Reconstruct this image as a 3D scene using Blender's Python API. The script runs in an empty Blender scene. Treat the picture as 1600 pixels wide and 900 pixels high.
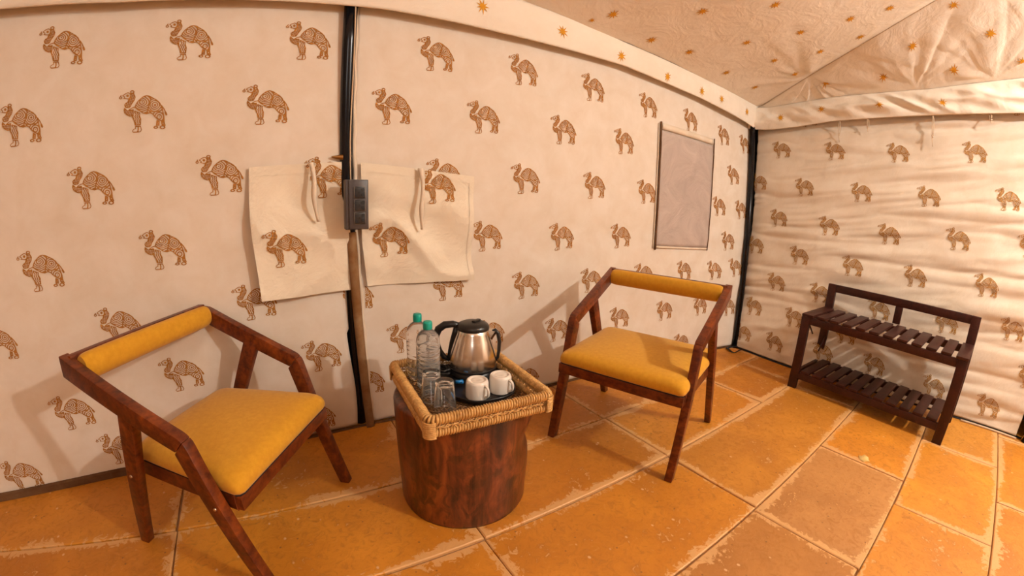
import bpy, bmesh, math, random
import numpy as np
from mathutils import Vector, Matrix
random.seed(7)
sc = bpy.context.scene
COL = sc.collection
PI = math.pi

# ---------------------------------------------------------------- camera (wide lens with the photograph's barrel distortion)
CAM = np.array([-3.422, -1.709, 1.090])
ROT = np.array([[.8474, .5247, .0858], [-.5308, .8240, .1989], [.0337, -.2140, .9762]])   # columns: right, depth, up
FPX, KPX = 648.17, .10089
def orthon(M):
    r, d = M[:, 0], M[:, 1]
    d = d / np.linalg.norm(d); r = r - d * (r @ d); r /= np.linalg.norm(r)
    return np.stack([r, d, np.cross(r, d)], 1)
ROT = orthon(ROT)
cd = bpy.data.cameras.new('camera'); cam = bpy.data.objects.new('camera', cd); COL.objects.link(cam); sc.camera = cam
cd.type = 'PANO'; cd.panorama_type = 'FISHEYE_LENS_POLYNOMIAL'
cd.sensor_width = 36.0; cd.sensor_height = 20.25; cd.sensor_fit = 'HORIZONTAL'; cd.fisheye_fov = 3.1
cd.clip_start = .01
_th = np.linspace(0, 1.4, 300); _r = FPX * (_th + KPX * _th ** 3) * 36 / 1600
_co = np.linalg.lstsq(np.stack([_r, _r ** 2, _r ** 3, _r ** 4], 1), _th, rcond=None)[0]
cd.fisheye_polynomial_k0 = 0.0
cd.fisheye_polynomial_k1, cd.fisheye_polynomial_k2, cd.fisheye_polynomial_k3, cd.fisheye_polynomial_k4 = [float(-c) for c in _co]
cm = Matrix.Identity(4)
for i in range(3):
    cm[i][0] = ROT[i, 0]; cm[i][1] = ROT[i, 2]; cm[i][2] = -ROT[i, 1]; cm[i][3] = CAM[i]
cam.matrix_world = cm

# ---------------------------------------------------------------- world, exposure, lamps, added fill
w = bpy.data.worlds.new('world'); sc.world = w; w.use_nodes = True
w.node_tree.nodes['Background'].inputs[0].default_value = (.9, .62, .4, 1); w.node_tree.nodes['Background'].inputs[1].default_value = .15
vs = sc.view_settings; vs.view_transform = 'Standard'; vs.look = 'None'; vs.exposure = -0.12; vs.gamma = 1.0; vs.use_curve_mapping = False
LAMPS_AND_FILL = [((-.95, -3.4, 2.5), 228, .05, (1, .955, .875), None), ((-.36, -2.65, 1.85), 2.5, .03, (1, .93, .84), None), ((-4.7, -3.6, 2.0), 46, .30, (1, .95, .88), None)]  # last entry is an added soft fill brightening the left side, not a lamp

# ---------------------------------------------------------------- helpers
def ray(q):
    u, v = q[0] - 800.0, 450.0 - q[1]; r = math.hypot(u, v) or 1e-9; th = r / FPX
    for _ in range(30): th -= (FPX * (th + KPX * th ** 3) - r) / (FPX * (1 + 3 * KPX * th * th))
    return ROT @ np.array([u / r * math.sin(th), math.cos(th), v / r * math.sin(th)])
def on(q, axis, val):
    d = ray(q); return CAM + d * ((val - CAM[axis]) / d[axis])
def hit(q, f, axis, it=12):           # point of the ray of a pixel on the surface  coord[axis] = f(point)
    val = 0.0
    for _ in range(it):
        P = on(q, axis, val); val = .5 * val + .5 * float(f(P))
    return on(q, axis, val)

def link(o, parent=None):
    COL.objects.link(o)
    if parent is not None: o.parent = parent
    return o
def tag(o, label=None, cat=None, group=None, kind=None):
    if label: o['label'] = label
    if cat: o['category'] = cat
    if group: o['group'] = group
    if kind: o['kind'] = kind
    return o
def thing(name, label, cat, loc=(0, 0, 0), rz=0.0, group=None):
    o = bpy.data.objects.new(name, None); o.empty_display_size = .05; link(o)
    o.location = loc; o.rotation_euler = (0, 0, rz)
    return tag(o, label, cat, group)
def mobj(name, V, F, mat, parent=None, smooth=False, weld=False):
    me = bpy.data.meshes.new(name); me.from_pydata([tuple(map(float, v)) for v in V], [], [tuple(f) for f in F]); me.update()
    if weld:
        b = bmesh.new(); b.from_mesh(me); bmesh.ops.remove_doubles(b, verts=b.verts, dist=1e-5); b.to_mesh(me); b.free()
    if mat: me.materials.append(mat)
    if smooth: me.polygons.foreach_set('use_smooth', [True] * len(me.polygons))
    return link(bpy.data.objects.new(name, me), parent)
def bobj(name, bm, mat, parent=None, smooth=False, auto=None):
    bmesh.ops.recalc_face_normals(bm, faces=bm.faces)
    me = bpy.data.meshes.new(name); bm.to_mesh(me); bm.free()
    if mat: me.materials.append(mat)
    if smooth:
        me.polygons.foreach_set('use_smooth', [True] * len(me.polygons))
        if auto:
            try: me.set_sharp_from_angle(angle=auto)
            except Exception: pass
    return link(bpy.data.objects.new(name, me), parent)
def box(bm, c, s, rot=None, bevel=0.0, seg=2):
    r = bmesh.ops.create_cube(bm, size=1.0); vs_ = r['verts']
    for v in vs_:
        p = Vector((v.co.x * s[0], v.co.y * s[1], v.co.z * s[2]))
        if rot is not None: p = rot @ p
        v.co = p + Vector(c)
    if bevel > 0:
        es = list({e for v in vs_ for e in v.link_edges})
        bmesh.ops.bevel(bm, geom=es, offset=bevel, segments=seg, affect='EDGES', profile=.6)
def boxobj(name, c, s, mat, parent=None, rot=None, bevel=.002, seg=2):
    bm = bmesh.new(); box(bm, c, s, rot, bevel, seg); return bobj(name, bm, mat, parent, True, .6)
def prism(outline, lat, t, taper=None):
    """outline: (y,z) list; lat(y,z): lateral centre; extruded +-t/2 sideways"""
    bm = bmesh.new(); L = []; R = []
    for (y, z) in outline:
        c = lat(y, z); L.append(bm.verts.new((c - t / 2, y, z))); R.append(bm.verts.new((c + t / 2, y, z)))
    n = len(outline)
    bm.faces.new(L); bm.faces.new(R[::-1])
    for i in range(n): bm.faces.new((L[i], R[i], R[(i + 1) % n], L[(i + 1) % n]))
    return bm
def bevel_bm(bm, off, ang=.5, seg=2):
    bmesh.ops.recalc_face_normals(bm, faces=bm.faces)
    es = [e for e in bm.edges if len(e.link_faces) == 2 and e.calc_face_angle(0) > ang]
    bmesh.ops.bevel(bm, geom=es, offset=off, segments=seg, affect='EDGES', profile=.6)
def lathe(prof, n=40, c=(0, 0, 0), caps=True):
    V = []; F = []
    for (r, z) in prof:
        for k in range(n):
            a = 2 * PI * k / n; V.append((c[0] + r * math.cos(a), c[1] + r * math.sin(a), c[2] + z))
    for i in range(len(prof) - 1):
        for k in range(n):
            k2 = (k + 1) % n; F.append((i * n + k, i * n + k2, (i + 1) * n + k2, (i + 1) * n + k))
    if caps:
        F.append(tuple(range(n - 1, -1, -1))); F.append(tuple((len(prof) - 1) * n + k for k in range(n)))
    return V, F
class Tubes:
    def __init__(s): s.V = []; s.F = []
    def add(s, pts, r, sides=6, closed=False, radii=None):
        P = [np.array(p, float) for p in pts]; n = len(P); base = len(s.V)
        up = None
        for i in range(n):
            if closed: t = P[(i + 1) % n] - P[i - 1]
            else: t = P[min(i + 1, n - 1)] - P[max(i - 1, 0)]
            t = t / (np.linalg.norm(t) + 1e-12)
            if up is None:
                a = np.array([0, 0, 1.0]) if abs(t[2]) < .9 else np.array([1.0, 0, 0]); up = np.cross(np.cross(t, a), t)
            else: up = up - t * (up @ t)
            up = up / (np.linalg.norm(up) + 1e-12); sd = np.cross(t, up); rr = radii[i] if radii else r
            for k in range(sides):
                an = 2 * PI * k / sides; s.V.append(P[i] + rr * (math.cos(an) * up + math.sin(an) * sd))
        m = n if closed else n - 1
        for i in range(m):
            j = (i + 1) % n
            for k in range(sides):
                k2 = (k + 1) % sides; s.F.append((base + i * sides + k, base + i * sides + k2, base + j * sides + k2, base + j * sides + k))
        if not closed:
            s.F.append(tuple(base + k for k in range(sides - 1, -1, -1))); s.F.append(tuple(base + (n - 1) * sides + k for k in range(sides)))
    def obj(s, name, mat, parent=None, smooth=True): return mobj(name, s.V, s.F, mat, parent, smooth)

def resample(pts, n, closed=True):
    P = np.array(pts + ([pts[0]] if closed else []), float); d = np.hypot(*np.diff(P, axis=0).T); s = np.concatenate([[0], np.cumsum(d)]); t = np.linspace(0, s[-1], n, endpoint=not closed)
    return np.stack([np.interp(t, s, P[:, 0]), np.interp(t, s, P[:, 1])], 1), s[-1]
# smooth value noise
_rng = np.random.default_rng(11); _T = _rng.random((256, 256))
def vnoise(x, y, seed=0):
    x = np.asarray(x, float) + seed * 17.3 + 100; y = np.asarray(y, float) + seed * 7.7 + 100
    xi = np.floor(x).astype(int); yi = np.floor(y).astype(int); fx = x - xi; fy = y - yi
    fx = fx * fx * (3 - 2 * fx); fy = fy * fy * (3 - 2 * fy)
    a = _T[xi % 256, yi % 256]; b = _T[(xi + 1) % 256, yi % 256]; c = _T[xi % 256, (yi + 1) % 256]; d = _T[(xi + 1) % 256, (yi + 1) % 256]
    return (a * (1 - fx) + b * fx) * (1 - fy) + (c * (1 - fx) + d * fx) * fy - .5
def ridge(x, y, seed=0): return 1 - 2 * np.abs(vnoise(x, y, seed)) * 2

# ---------------------------------------------------------------- materials
def mat(name, col, rough=.6, metal=0.0, **kw):
    m = bpy.data.materials.new(name); m.use_nodes = True; b = m.node_tree.nodes['Principled BSDF']
    b.inputs['Base Color'].default_value = (*col, 1); b.inputs['Roughness'].default_value = rough; b.inputs['Metallic'].default_value = metal
    for k, v in kw.items(): b.inputs[k.replace('_', ' ')].default_value = v
    return m
class N:
    def __init__(s, m): s.t = m.node_tree; s.b = s.t.nodes['Principled BSDF']
    def n(s, typ, **kw):
        o = s.t.nodes.new(typ)
        for k, v in kw.items():
            if k.startswith('i_'): o.inputs[k[2:].replace('_', ' ')].default_value = v
            else: setattr(o, k, v)
        return o
    def l(s, a, b): s.t.links.new(a, b)
    def coord(s, kind='Object', scale=(1, 1, 1)):
        c = s.n('ShaderNodeTexCoord'); mp = s.n('ShaderNodeMapping'); mp.inputs['Scale'].default_value = scale
        s.l(c.outputs[kind], mp.inputs['Vector']); return mp.outputs['Vector']
    def noise(s, vec, scale, detail=3, rough=.5, dist=0.0):
        o = s.n('ShaderNodeTexNoise'); o.inputs['Scale'].default_value = scale; o.inputs['Detail'].default_value = detail
        o.inputs['Roughness'].default_value = rough; o.inputs['Distortion'].default_value = dist; s.l(vec, o.inputs['Vector']); return o.outputs['Fac']
    def ramp(s, fac, stops):
        o = s.n('ShaderNodeValToRGB'); e = o.color_ramp.elements
        while len(e) < len(stops): e.new(.5)
        for x, (p, c) in zip(e, stops): x.position = p; x.color = (*c, 1) if len(c) == 3 else c
        s.l(fac, o.inputs['Fac']); return o.outputs['Color']
    def mix(s, fac, a, b, typ='MIX'):
        o = s.n('ShaderNodeMix', data_type='RGBA', blend_type=typ)
        for sock, v in ((o.inputs[0], fac), (o.inputs[6], a), (o.inputs[7], b)):
            if hasattr(v, 'links') or hasattr(v, 'is_output'): s.l(v, sock)
            else: sock.default_value = v if not isinstance(v, tuple) else (*v, 1)[:4]
        return o.outputs[2]
    def math(s, op, a, b=0.0, c=0.0):
        o = s.n('ShaderNodeMath', operation=op)
        for i, v in enumerate((a, b, c)):
            if hasattr(v, 'is_output'): s.l(v, o.inputs[i])
            else: o.inputs[i].default_value = v
        return o.outputs[0]
    def bump(s, h, strength=.3, dist=.01, prev=None):
        o = s.n('ShaderNodeBump'); o.inputs['Strength'].default_value = strength; o.inputs['Distance'].default_value = dist
        s.l(h, o.inputs['Height'])
        if prev is not None: s.l(prev, o.inputs['Normal'])
        return o.outputs['Normal']

def canvas(name, col, stain=.12, wr=.25):
    m = mat(name, col, .82); g = N(m); v = g.coord('Object')
    c1 = g.noise(v, 1.7, 4, .55); c2 = g.noise(v, 9, 5, .6, .4)
    st = g.ramp(c2, [(.30, (1, 1, 1)), (.78, (1 - stain, 1 - stain * 1.5, 1 - stain * 2.2))])
    sh = g.ramp(c1, [(.3, (.96, .95, .94)), (.7, (1, 1, 1))])
    c = g.mix(1.0, tuple(col), st, 'MULTIPLY'); c = g.mix(1.0, c, sh, 'MULTIPLY'); g.l(c, g.b.inputs['Base Color'])
    weave = g.noise(g.coord('Object', (1, 1, 1)), 420, 2, .6); wrk = g.noise(v, 6, 4, .6, .8); cr = g.noise(v, 23, 3, .55, 1.2)
    nrm = g.bump(weave, .12, .002); nrm = g.bump(cr, wr * .6, .006, nrm); nrm = g.bump(wrk, wr, .02, nrm); g.l(nrm, g.b.inputs['Normal'])
    g.b.inputs['Specular IOR Level'].default_value = .25
    return m
M = {}
M['canvas'] = canvas('cream_canvas', (.81, .73, .64), .10, .10)
M['canvas_side'] = canvas('cream_canvas_creased', (.80, .71, .60), .10, .22)
M['canvas_flap'] = canvas('pale_cotton_flap', (.85, .76, .62), .05, .55)
M['canvas_roof'] = canvas('cream_roof_cloth', (.87, .79, .68), .05, .42)
M['hem'] = canvas('cream_hem_tape', (.82, .71, .58), .10, .2)
M['backdrop'] = canvas('tan_tent_cloth', (.42, .30, .20), .1, .2)
def printed(name, c1, c2):
    m = mat(name, c1, .8); g = N(m); v = g.coord('Object'); f = g.noise(v, 55, 3, .6)
    g.l(g.ramp(f, [(.3, c1), (.75, c2)]), g.b.inputs['Base Color']); g.b.inputs['Specular IOR Level'].default_value = .2; return m
M['camel'] = printed('brown_block_print', (.34, .13, .022), (.48, .22, .05))
M['camel_side'] = printed('ochre_block_print', (.34, .15, .03), (.50, .26, .07))
M['star'] = printed('orange_star_print', (.60, .25, .015), (.72, .36, .03))
def wood(name, dark, mid, light, rough, scale=(30, 30, 2.5), coat=.3):
    m = mat(name, mid, rough); g = N(m); v = g.coord('Generated' if False else 'Object', scale)
    n1 = g.noise(v, 1.0, 6, .6, .6); n2 = g.noise(v, 4.0, 4, .6, .2); n3 = g.noise(g.coord('Object'), 7, 2, .5)
    c = g.ramp(n1, [(.30, dark), (.52, mid), (.75, light)])
    c = g.mix(.35, c, g.ramp(n2, [(.35, dark), (.65, light)])); g.b.inputs['Specular IOR Level'].default_value = .35; c = g.mix(g.math('MULTIPLY', n3, .35), c, tuple(dark)); g.l(c, g.b.inputs['Base Color'])
    g.b.inputs['Coat Weight'].default_value = coat; g.b.inputs['Coat Roughness'].default_value = .25
    g.l(g.bump(n2, .08, .002), g.b.inputs['Normal']); return m
M['chair_wood'] = wood('reddish_brown_varnished_wood', (.030, .004, .0015), (.125, .020, .004), (.36, .080, .012), .38, (10, 15, 15), .12)
M['bench_wood'] = wood('dark_mahogany_wood', (.016, .003, .002), (.042, .007, .004), (.080, .016, .008), .46, (22, 22, 22), .06)
def stumpmat():
    m = mat('varnished_dark_stump_wood', (.1, .02, .007), .36); g = N(m)
    n1 = g.noise(g.coord('Object', (8, 8, 3.2)), 1.2, 7, .66, 1.4); n2 = g.noise(g.coord('Object', (45, 45, 5)), 1, 4, .6, .3); n3 = g.noise(g.coord('Object', (14, 14, 9)), 1.6, 5, .6, .8)
    c = g.ramp(n1, [(.36, (.020, .004, .002)), (.47, (.075, .014, .005)), (.56, (.17, .036, .010)), (.70, (.34, .095, .022))])
    c = g.mix(g.ramp(n3, [(.50, (0, 0, 0)), (.60, (.95, .95, .95))]), c, (.014, .004, .002)); c = g.mix(.3, c, g.ramp(n2, [(.35, (.02, .004, .002)), (.65, (.30, .075, .018))]))
    g.l(c, g.b.inputs['Base Color']); g.b.inputs['Coat Weight'].default_value = .4; g.b.inputs['Coat Roughness'].default_value = .3
    nr = g.bump(n2, .25, .004); nr = g.bump(n3, .3, .008, nr); g.l(nr, g.b.inputs['Normal']); return m
M['stump'] = stumpmat()
M['old_stump'] = wood('varnished_dark_stump_wood', (.025, .005, .003), (.110, .022, .007), (.26, .062, .014), .36, (9, 9, 2.2), .5)
def fabric(name, a, b):
    m = mat(name, a, .85); g = N(m); v = g.coord('Object'); f = g.noise(v, 60, 4, .65); f2 = g.noise(v, 5, 3, .5)
    c = g.mix(g.math('MULTIPLY', f2, .8), g.ramp(f, [(.3, a), (.7, b)]), a); g.l(c, g.b.inputs['Base Color'])
    g.l(g.bump(g.noise(v, 700, 2, .6), .2, .001), g.b.inputs['Normal']); g.b.inputs['Sheen Weight'].default_value = .15; g.b.inputs['Specular IOR Level'].default_value = .25; return m
M['yellow'] = fabric('mustard_yellow_upholstery', (.58, .27, .012), (.72, .37, .025))
M['black'] = mat('black_plastic', (.012, .010, .010), .35)
M['blackmatte'] = mat('black_cloth_and_gap', (.010, .008, .008), .8)
M['pole'] = mat('dark_painted_steel_pole', (.007, .008, .012), .22, .3)
M['charcoal'] = mat('charcoal_socket_plastic', (.062, .050, .050), .40)
M['socketdark'] = mat('socket_insert_plastic', (.018, .016, .017), .35)
M['hole'] = mat('socket_slot', (.002, .002, .002), .6)
M['outline'] = mat('socket_frame_edge', (.34, .29, .25), .4)
M['steel'] = mat('brushed_stainless_steel', (.76, .70, .64), .20, 1.0); _g = N(M['steel']); _g.l(_g.bump(_g.noise(_g.coord('Object', (3, 3, 900)), 1, 2), .05, .001), _g.b.inputs['Normal'])
M['ceramic'] = mat('white_glazed_ceramic', (.80, .72, .64), .18, 0, Coat_Weight=.4)
M['tray'] = mat('black_serving_tray_plastic', (.012, .011, .012), .28)
M['blue'] = mat('blue_plastic', (.01, .22, .62), .4)
M['teal'] = mat('teal_cap_plastic', (.0, .32, .25), .35)
M['screw'] = mat('zinc_screw', (.55, .45, .35), .3, 1.0)
M['brass'] = mat('aged_brass', (.35, .20, .07), .35, 1.0)
def glassy(name, col, rough, ior):
    m = mat(name, col, rough, 0); b = m.node_tree.nodes['Principled BSDF']; b.inputs['Transmission Weight'].default_value = 1; b.inputs['IOR'].default_value = ior; return m
def whiten(m, t):
    m.node_tree.nodes['Principled BSDF'].inputs['Transmission Weight'].default_value = t; return m
M['glass'] = whiten(glassy('clear_glass', (.98, .97, .96), .0, 1.45), .985)
M['pet'] = whiten(glassy('clear_bottle_plastic', (.97, .96, .95), .02, 1.16), .91)
M['water'] = glassy('water', (.98, .99, .99), .0, 1.14)
def rattan(name, a, b):
    m = mat(name, a, .45); g = N(m); v = g.coord('Object'); f = g.noise(v, 95, 3, .6); f2 = g.noise(v, 14, 3, .5)
    c = g.mix(.4, g.ramp(f, [(.3, a), (.7, b)]), g.ramp(f2, [(.3, a), (.7, b)])); g.l(c, g.b.inputs['Base Color']); g.b.inputs['Coat Weight'].default_value = .25; return m
M['rattan'] = rattan('honey_rattan', (.38, .17, .035), (.80, .47, .16))
M['rattan_dark'] = rattan('brown_rattan_and_shade', (.14, .055, .014), (.34, .16, .045))
M['zip'] = canvas('brown_zip_tape', (.33, .20, .10), .5, .2)
M['dirt'] = canvas('dark_hem_edge', (.16, .085, .04), .5, .3)
M['cord'] = mat('cream_cord', (.62, .46, .31), .8)
# fly screen
ms = mat('grey_fly_screen', (.5, .4, .34), .75); g = N(ms); v = g.coord('Object')
wv = g.noise(v, 5, 4, .6, 1.0); g.l(g.ramp(wv, [(.3, (.43, .345, .30)), (.7, (.54, .44, .385))]), g.b.inputs['Base Color'])
g.l(g.bump(wv, .5, .03), g.b.inputs['Normal']); M['screen'] = ms
# stone tile: per-object tint in object colour, pale grout smears towards the edge (attribute)
mt = mat('yellow_sandstone_tile', (.5, .25, .09), .52); g = N(mt); v = g.coord('Object')
oi = g.n('ShaderNodeObjectInfo'); n1 = g.noise(v, 3.2, 6, .62, .6); n2 = g.noise(v, 26, 5, .65, 1.5); n3 = g.noise(v, 85, 3, .6)
c = g.mix(g.ramp(n1, [(.32, (0, 0, 0)), (.72, (1, 1, 1))]), oi.outputs['Color'], g.mix(1.0, oi.outputs['Color'], (.70, .62, .52), 'MULTIPLY'))
c = g.mix(g.ramp(n2, [(.50, (0, 0, 0)), (.72, (.7, .7, .7))]), c, (.34, .125, .014))
c = g.mix(g.ramp(n2, [(.20, (.5, .5, .5)), (.36, (0, 0, 0))]), c, (.68, .38, .11))
vo = g.n('ShaderNodeTexVoronoi', feature='F1'); vo.inputs['Scale'].default_value = 21; g.l(v, vo.inputs['Vector'])
c = g.mix(g.ramp(vo.outputs['Distance'], [(.05, (.75, .75, .75)), (.10, (0, 0, 0))]), c, (.16, .065, .02))
vo2 = g.n('ShaderNodeTexVoronoi', feature='F1'); vo2.inputs['Scale'].default_value = 11; g.l(g.coord('Object', (1.3, 1, 1)), vo2.inputs['Vector'])
c = g.mix(g.ramp(vo2.outputs['Distance'], [(.05, (.8, .8, .8)), (.085, (0, 0, 0))]), c, (.72, .46, .25))
at = g.n('ShaderNodeAttribute', attribute_name='smear'); sm = g.math('ADD', at.outputs['Fac'], g.math('MULTIPLY', g.math('SUBTRACT', n2, .5), 1.6))
sm = g.math('ADD', sm, g.math('MULTIPLY', g.math('SUBTRACT', n1, .5), 1.6))
smc = g.ramp(sm, [(.50, (0, 0, 0)), (.62, (.72, .72, .72))]); c = g.mix(smc, c, (.72, .41, .17)); g.l(c, g.b.inputs['Base Color'])
nr = g.bump(n3, .15, .003); nr = g.bump(n2, .25, .004, nr); nr = g.bump(n1, .3, .01, nr); g.l(nr, g.b.inputs['Normal'])
g.l(g.ramp(n2, [(.3, (.42, .42, .42)), (.7, (.62, .62, .62))]), g.b.inputs['Roughness']); M['tile'] = mt
M['grout'] = mat('sandy_grout', (.42, .24, .12), .9)

# ---------------------------------------------------------------- tent surfaces
ZW = 1.80
def pl(xs, ys): return lambda t: np.interp(t, xs, ys)
yb = pl([-6.3, -4.73, -4.198, -3.05, -1.6, -.6, -.251, .1], [-.02, -.03, .054, .128, .06, -.06, -.142, -.17])
xb = pl([-7.0, -2.25, -2.13, -1.3, -.666, -.142, .1], [-.17, -.17, -.165, -.225, -.30, -.251, -.2])
def f_back(x, z):
    x = np.asarray(x, float); z = np.asarray(z, float); k = np.clip(1 - z / ZW, 0, 1)
    d = yb(x) * k + .006 * vnoise(x * 3, z * 2, 1) + .003 * vnoise(x * 9, z * 8, 2)
    # gathers near the window and the floor on the right part
    wr = np.clip((x + 2.4) / .6, 0, 1) * np.clip((.95 - z) / .25, 0, 1) + np.clip(1 - np.abs(x + .35) / .45, 0, 1)
    return d + .010 * wr * vnoise(x * 3.5, z * 11, 3)
def f_right(y, z):
    y = np.asarray(y, float); z = np.asarray(z, float); k = np.clip(1 - z / ZW, 0, 1)
    u = z + .10 * (y + 1) + .05 * vnoise(y * 1.2, z * 1.4, 9)
    return xb(y) * k + .020 * vnoise(y * .9, u * 7.5, 5) + .010 * ridge(y * 1.5 + u * .8, u * 12 - y * .8, 6) - .014 + .005 * ridge(y * 2.6 - u, u * 21 + y * 1.6, 8) + .007 * vnoise(y * 5, z * 18, 7)
wb = lambda P: f_back(P[0], P[2])
wr_ = lambda P: f_right(P[1], P[2])
vt_top = pl([-6.3, -2.37, -1.68, -.01], [2.03, 2.035, 2.005, 1.97])
vt_low = pl([-6.3, -4.41, -3.98, -3.65, -3.01, -2.46, -1.67, -.9, -.28, -.03], [1.76, 1.78, 1.782, 1.80, 1.838, 1.845, 1.866, 1.84, 1.80, 1.775])
v2_top = pl([-4.6, -1.93, -1.33, -.66, -.17, 0], [2.25, 2.10, 2.03, 2.0, 1.955, 1.95])
v2_low = pl([-4.6, -1.93, -1.13, -.67, -.4, -.18, 0], [1.93, 1.885, 1.845, 1.82, 1.785, 1.77, 1.775])
HIP = np.array([(-.03, -.03, 1.96), (-.19, -.535, 2.14), (-.42, -1.07, 2.29), (-.53, -1.46, 2.43), (-.75, -2.2, 2.66), (-1.15, -3.6, 3.05)])

def grid(name, P, mt_, parent, smooth=True, flip=False):
    n, m = P.shape[:2]; V = P.reshape(-1, 3); idx = np.arange(n * m).reshape(n, m)
    a, b, c, d = idx[:-1, :-1].ravel(), idx[1:, :-1].ravel(), idx[1:, 1:].ravel(), idx[:-1, 1:].ravel()
    F = np.stack([a, b, c, d], 1) if not flip else np.stack([a, d, c, b], 1)
    me = bpy.data.meshes.new(name); me.from_pydata(V.tolist(), [], F.tolist()); me.materials.append(mt_)
    me.polygons.foreach_set('use_smooth', [smooth] * len(me.polygons)); return link(bpy.data.objects.new(name, me), parent)
def solid(o, t, off=1.0):
    md = o.modifiers.new('thick', 'SOLIDIFY'); md.thickness = t; md.offset = off; return o

EX = 'extra'
# back wall: dark outer fly cloth, with two printed canvas panels hung before it
def xe(z): return -.251 + (z / ZW) * .225
V = [(-6.4, .22, -.02), (.25, .22, -.02), (.25, .22, 2.1), (-6.4, .22, 2.1), (-6.4, .25, -.02), (.25, .25, -.02), (.25, .25, 2.1), (-6.4, .25, 2.1)]
BOXF = [(0, 1, 2, 3), (7, 6, 5, 4), (0, 4, 5, 1), (1, 5, 6, 2), (2, 6, 7, 3), (3, 7, 4, 0)]
wall_back = tag(mobj('wall_back', V, BOXF, M['blackmatte']), kind='structure')
def pole_x(z): return -3.088 - .045 * min(max(z, 0), 1.85) / 1.85
zz = np.linspace(.012, 2.0, 100)
P = np.zeros((150, 100, 3)); s = np.linspace(0, 1, 150)[:, None]
xl = -6.2; xr = -3.118 - .012 * zz[None, :] + .010 * np.sin(zz[None, :] * 9) * (zz[None, :] < .5)
X = xl + (xr - xl) * s; Z = np.broadcast_to(zz, X.shape); P[..., 0] = X; P[..., 1] = f_back(X, Z); P[..., 2] = Z
panel_l = solid(grid('canvas_panel', P, M['canvas'], wall_back), .003, -1)
P = np.zeros((220, 110, 3)); s = np.linspace(0, 1, 220)[:, None]; zz = np.linspace(.012, 2.0, 110)
xl = -3.062 - .042 * zz[None, :] / 2 + .010 * np.sin(zz[None, :] * 13 + 1) * (zz[None, :] < .55)
xr = xe(zz)[None, :]; X = xl + (xr - xl) * s; Z = np.broadcast_to(zz, X.shape)
P[..., 0] = X; P[..., 1] = f_back(X, Z); P[..., 2] = Z
panel_r = solid(grid('canvas_panel', P, M['canvas'], wall_back), .003, -1)
# right wall
wall_right = tag(mobj('wall_right', [(.22, .2, -.02), (.22, -7.0, -.02), (.22, -7.0, 2.3), (.22, .2, 2.3), (.25, .2, -.02), (.25, -7.0, -.02), (.25, -7.0, 2.3), (.25, .2, 2.3)], BOXF, M['blackmatte']), kind='structure')
def right_panel(y0f, y1f):
    P = np.zeros((260, 200, 3)); s = np.linspace(0, 1, 260)[:, None]; zz = np.linspace(.015, 2.05, 200)
    Y = y0f(zz)[None, :] + (y1f(zz)[None, :] - y0f(zz)[None, :]) * s; Z = np.broadcast_to(zz, Y.shape)
    P[..., 0] = f_right(Y, Z); P[..., 1] = Y; P[..., 2] = Z
    return solid(grid('canvas_panel', P, M['canvas_side'], wall_right), .003, -1)
panel_s = right_panel(lambda z: -.175 + z * .075, lambda z: -2.235 - z * .02)
P = np.zeros((40, 30, 3)); Y = -2.34 - np.linspace(0, 1, 40)[:, None] * 4.6; Z = np.linspace(.015, 2.1, 30)[None, :] + 0 * Y
Y = Y + 0 * Z; P[..., 0] = f_right(Y, Z); P[..., 1] = Y; P[..., 2] = Z; solid(grid('canvas_panel', P, M['canvas_side'], wall_right), .003, -1)
# the two walls behind and left of the camera close the tent
tag(mobj('wall_left', [(-6.2, .3, 0), (-6.2, -7.0, 0), (-6.2, -7.0, 3.1), (-6.2, .3, 3.1), (-6.23, .3, 0), (-6.23, -7.0, 0), (-6.23, -7.0, 3.1), (-6.23, .3, 3.1)], BOXF, M['backdrop']), kind='structure')
tag(mobj('wall_front', [(-6.3, -6.8, 0), (.3, -6.8, 0), (.3, -6.8, 2.3), (-6.3, -6.8, 2.3), (-6.3, -6.83, 0), (.3, -6.83, 0), (.3, -6.83, 2.3), (-6.3, -6.83, 2.3)], BOXF, M['backdrop']), kind='structure')

# roof
ceiling = tag(bpy.data.objects.new('ceiling', None), kind='structure'); link(ceiling)
def hipx(y): return np.interp(-y, -HIP[:, 1], HIP[:, 0])
def hipz(y): return np.interp(-y, -HIP[:, 1], HIP[:, 2])
def radial(x, y, c, n, seed):           # folds fanning out of a knot
    a = np.arctan2(y - c[1], x - c[0]); r = np.hypot(x - c[0], y - c[1])
    return (ridge(a * n, r * .8, seed) - .5) * np.exp(-r * 2.6) * np.clip(r * 8, 0, 1)
def f_roof1(x, y):
    x = np.asarray(x, float); y = np.asarray(y, float); d = -y - .05
    z = vt_top(x) + .30 * d
    return z + .012 * vnoise(x * 2.2, y * 2.2, 21) + .006 * vnoise(x * 7, y * 5, 22) + .018 * radial(x, y, (-.19, -.535), 3.2, 23)
def f_roof2(t, y):                       # t 0..1 from the valance to the hip
    x0, z0 = -.05, v2_top(y); x1, z1 = hipx(y), hipz(y)
    x = x0 + (x1 - x0) * t; z = z0 + (z1 - z0) * t
    amp = np.sin(np.clip(t, 0, 1) * PI) ** .7
    w = .016 * vnoise(y * 2.2, t * 1.8, 31) + .006 * (ridge(y * 5 + t * 3, t * 2.2, 32) - .5) + .004 * (ridge(y * 11 - t * 5, t * 3, 33) - .5)
    w = w + .035 * radial(x, y, (-.19, -.535), 3.6, 34) + .03 * radial(x, y, (-.06, -1.25), 3.6, 35) + .03 * radial(x, y, (-.06, -1.75), 3.2, 36)
    w = w * 1.25; return x - amp * w * .6, z + amp * w
yy = np.linspace(-.05, -3.6, 200)
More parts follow.
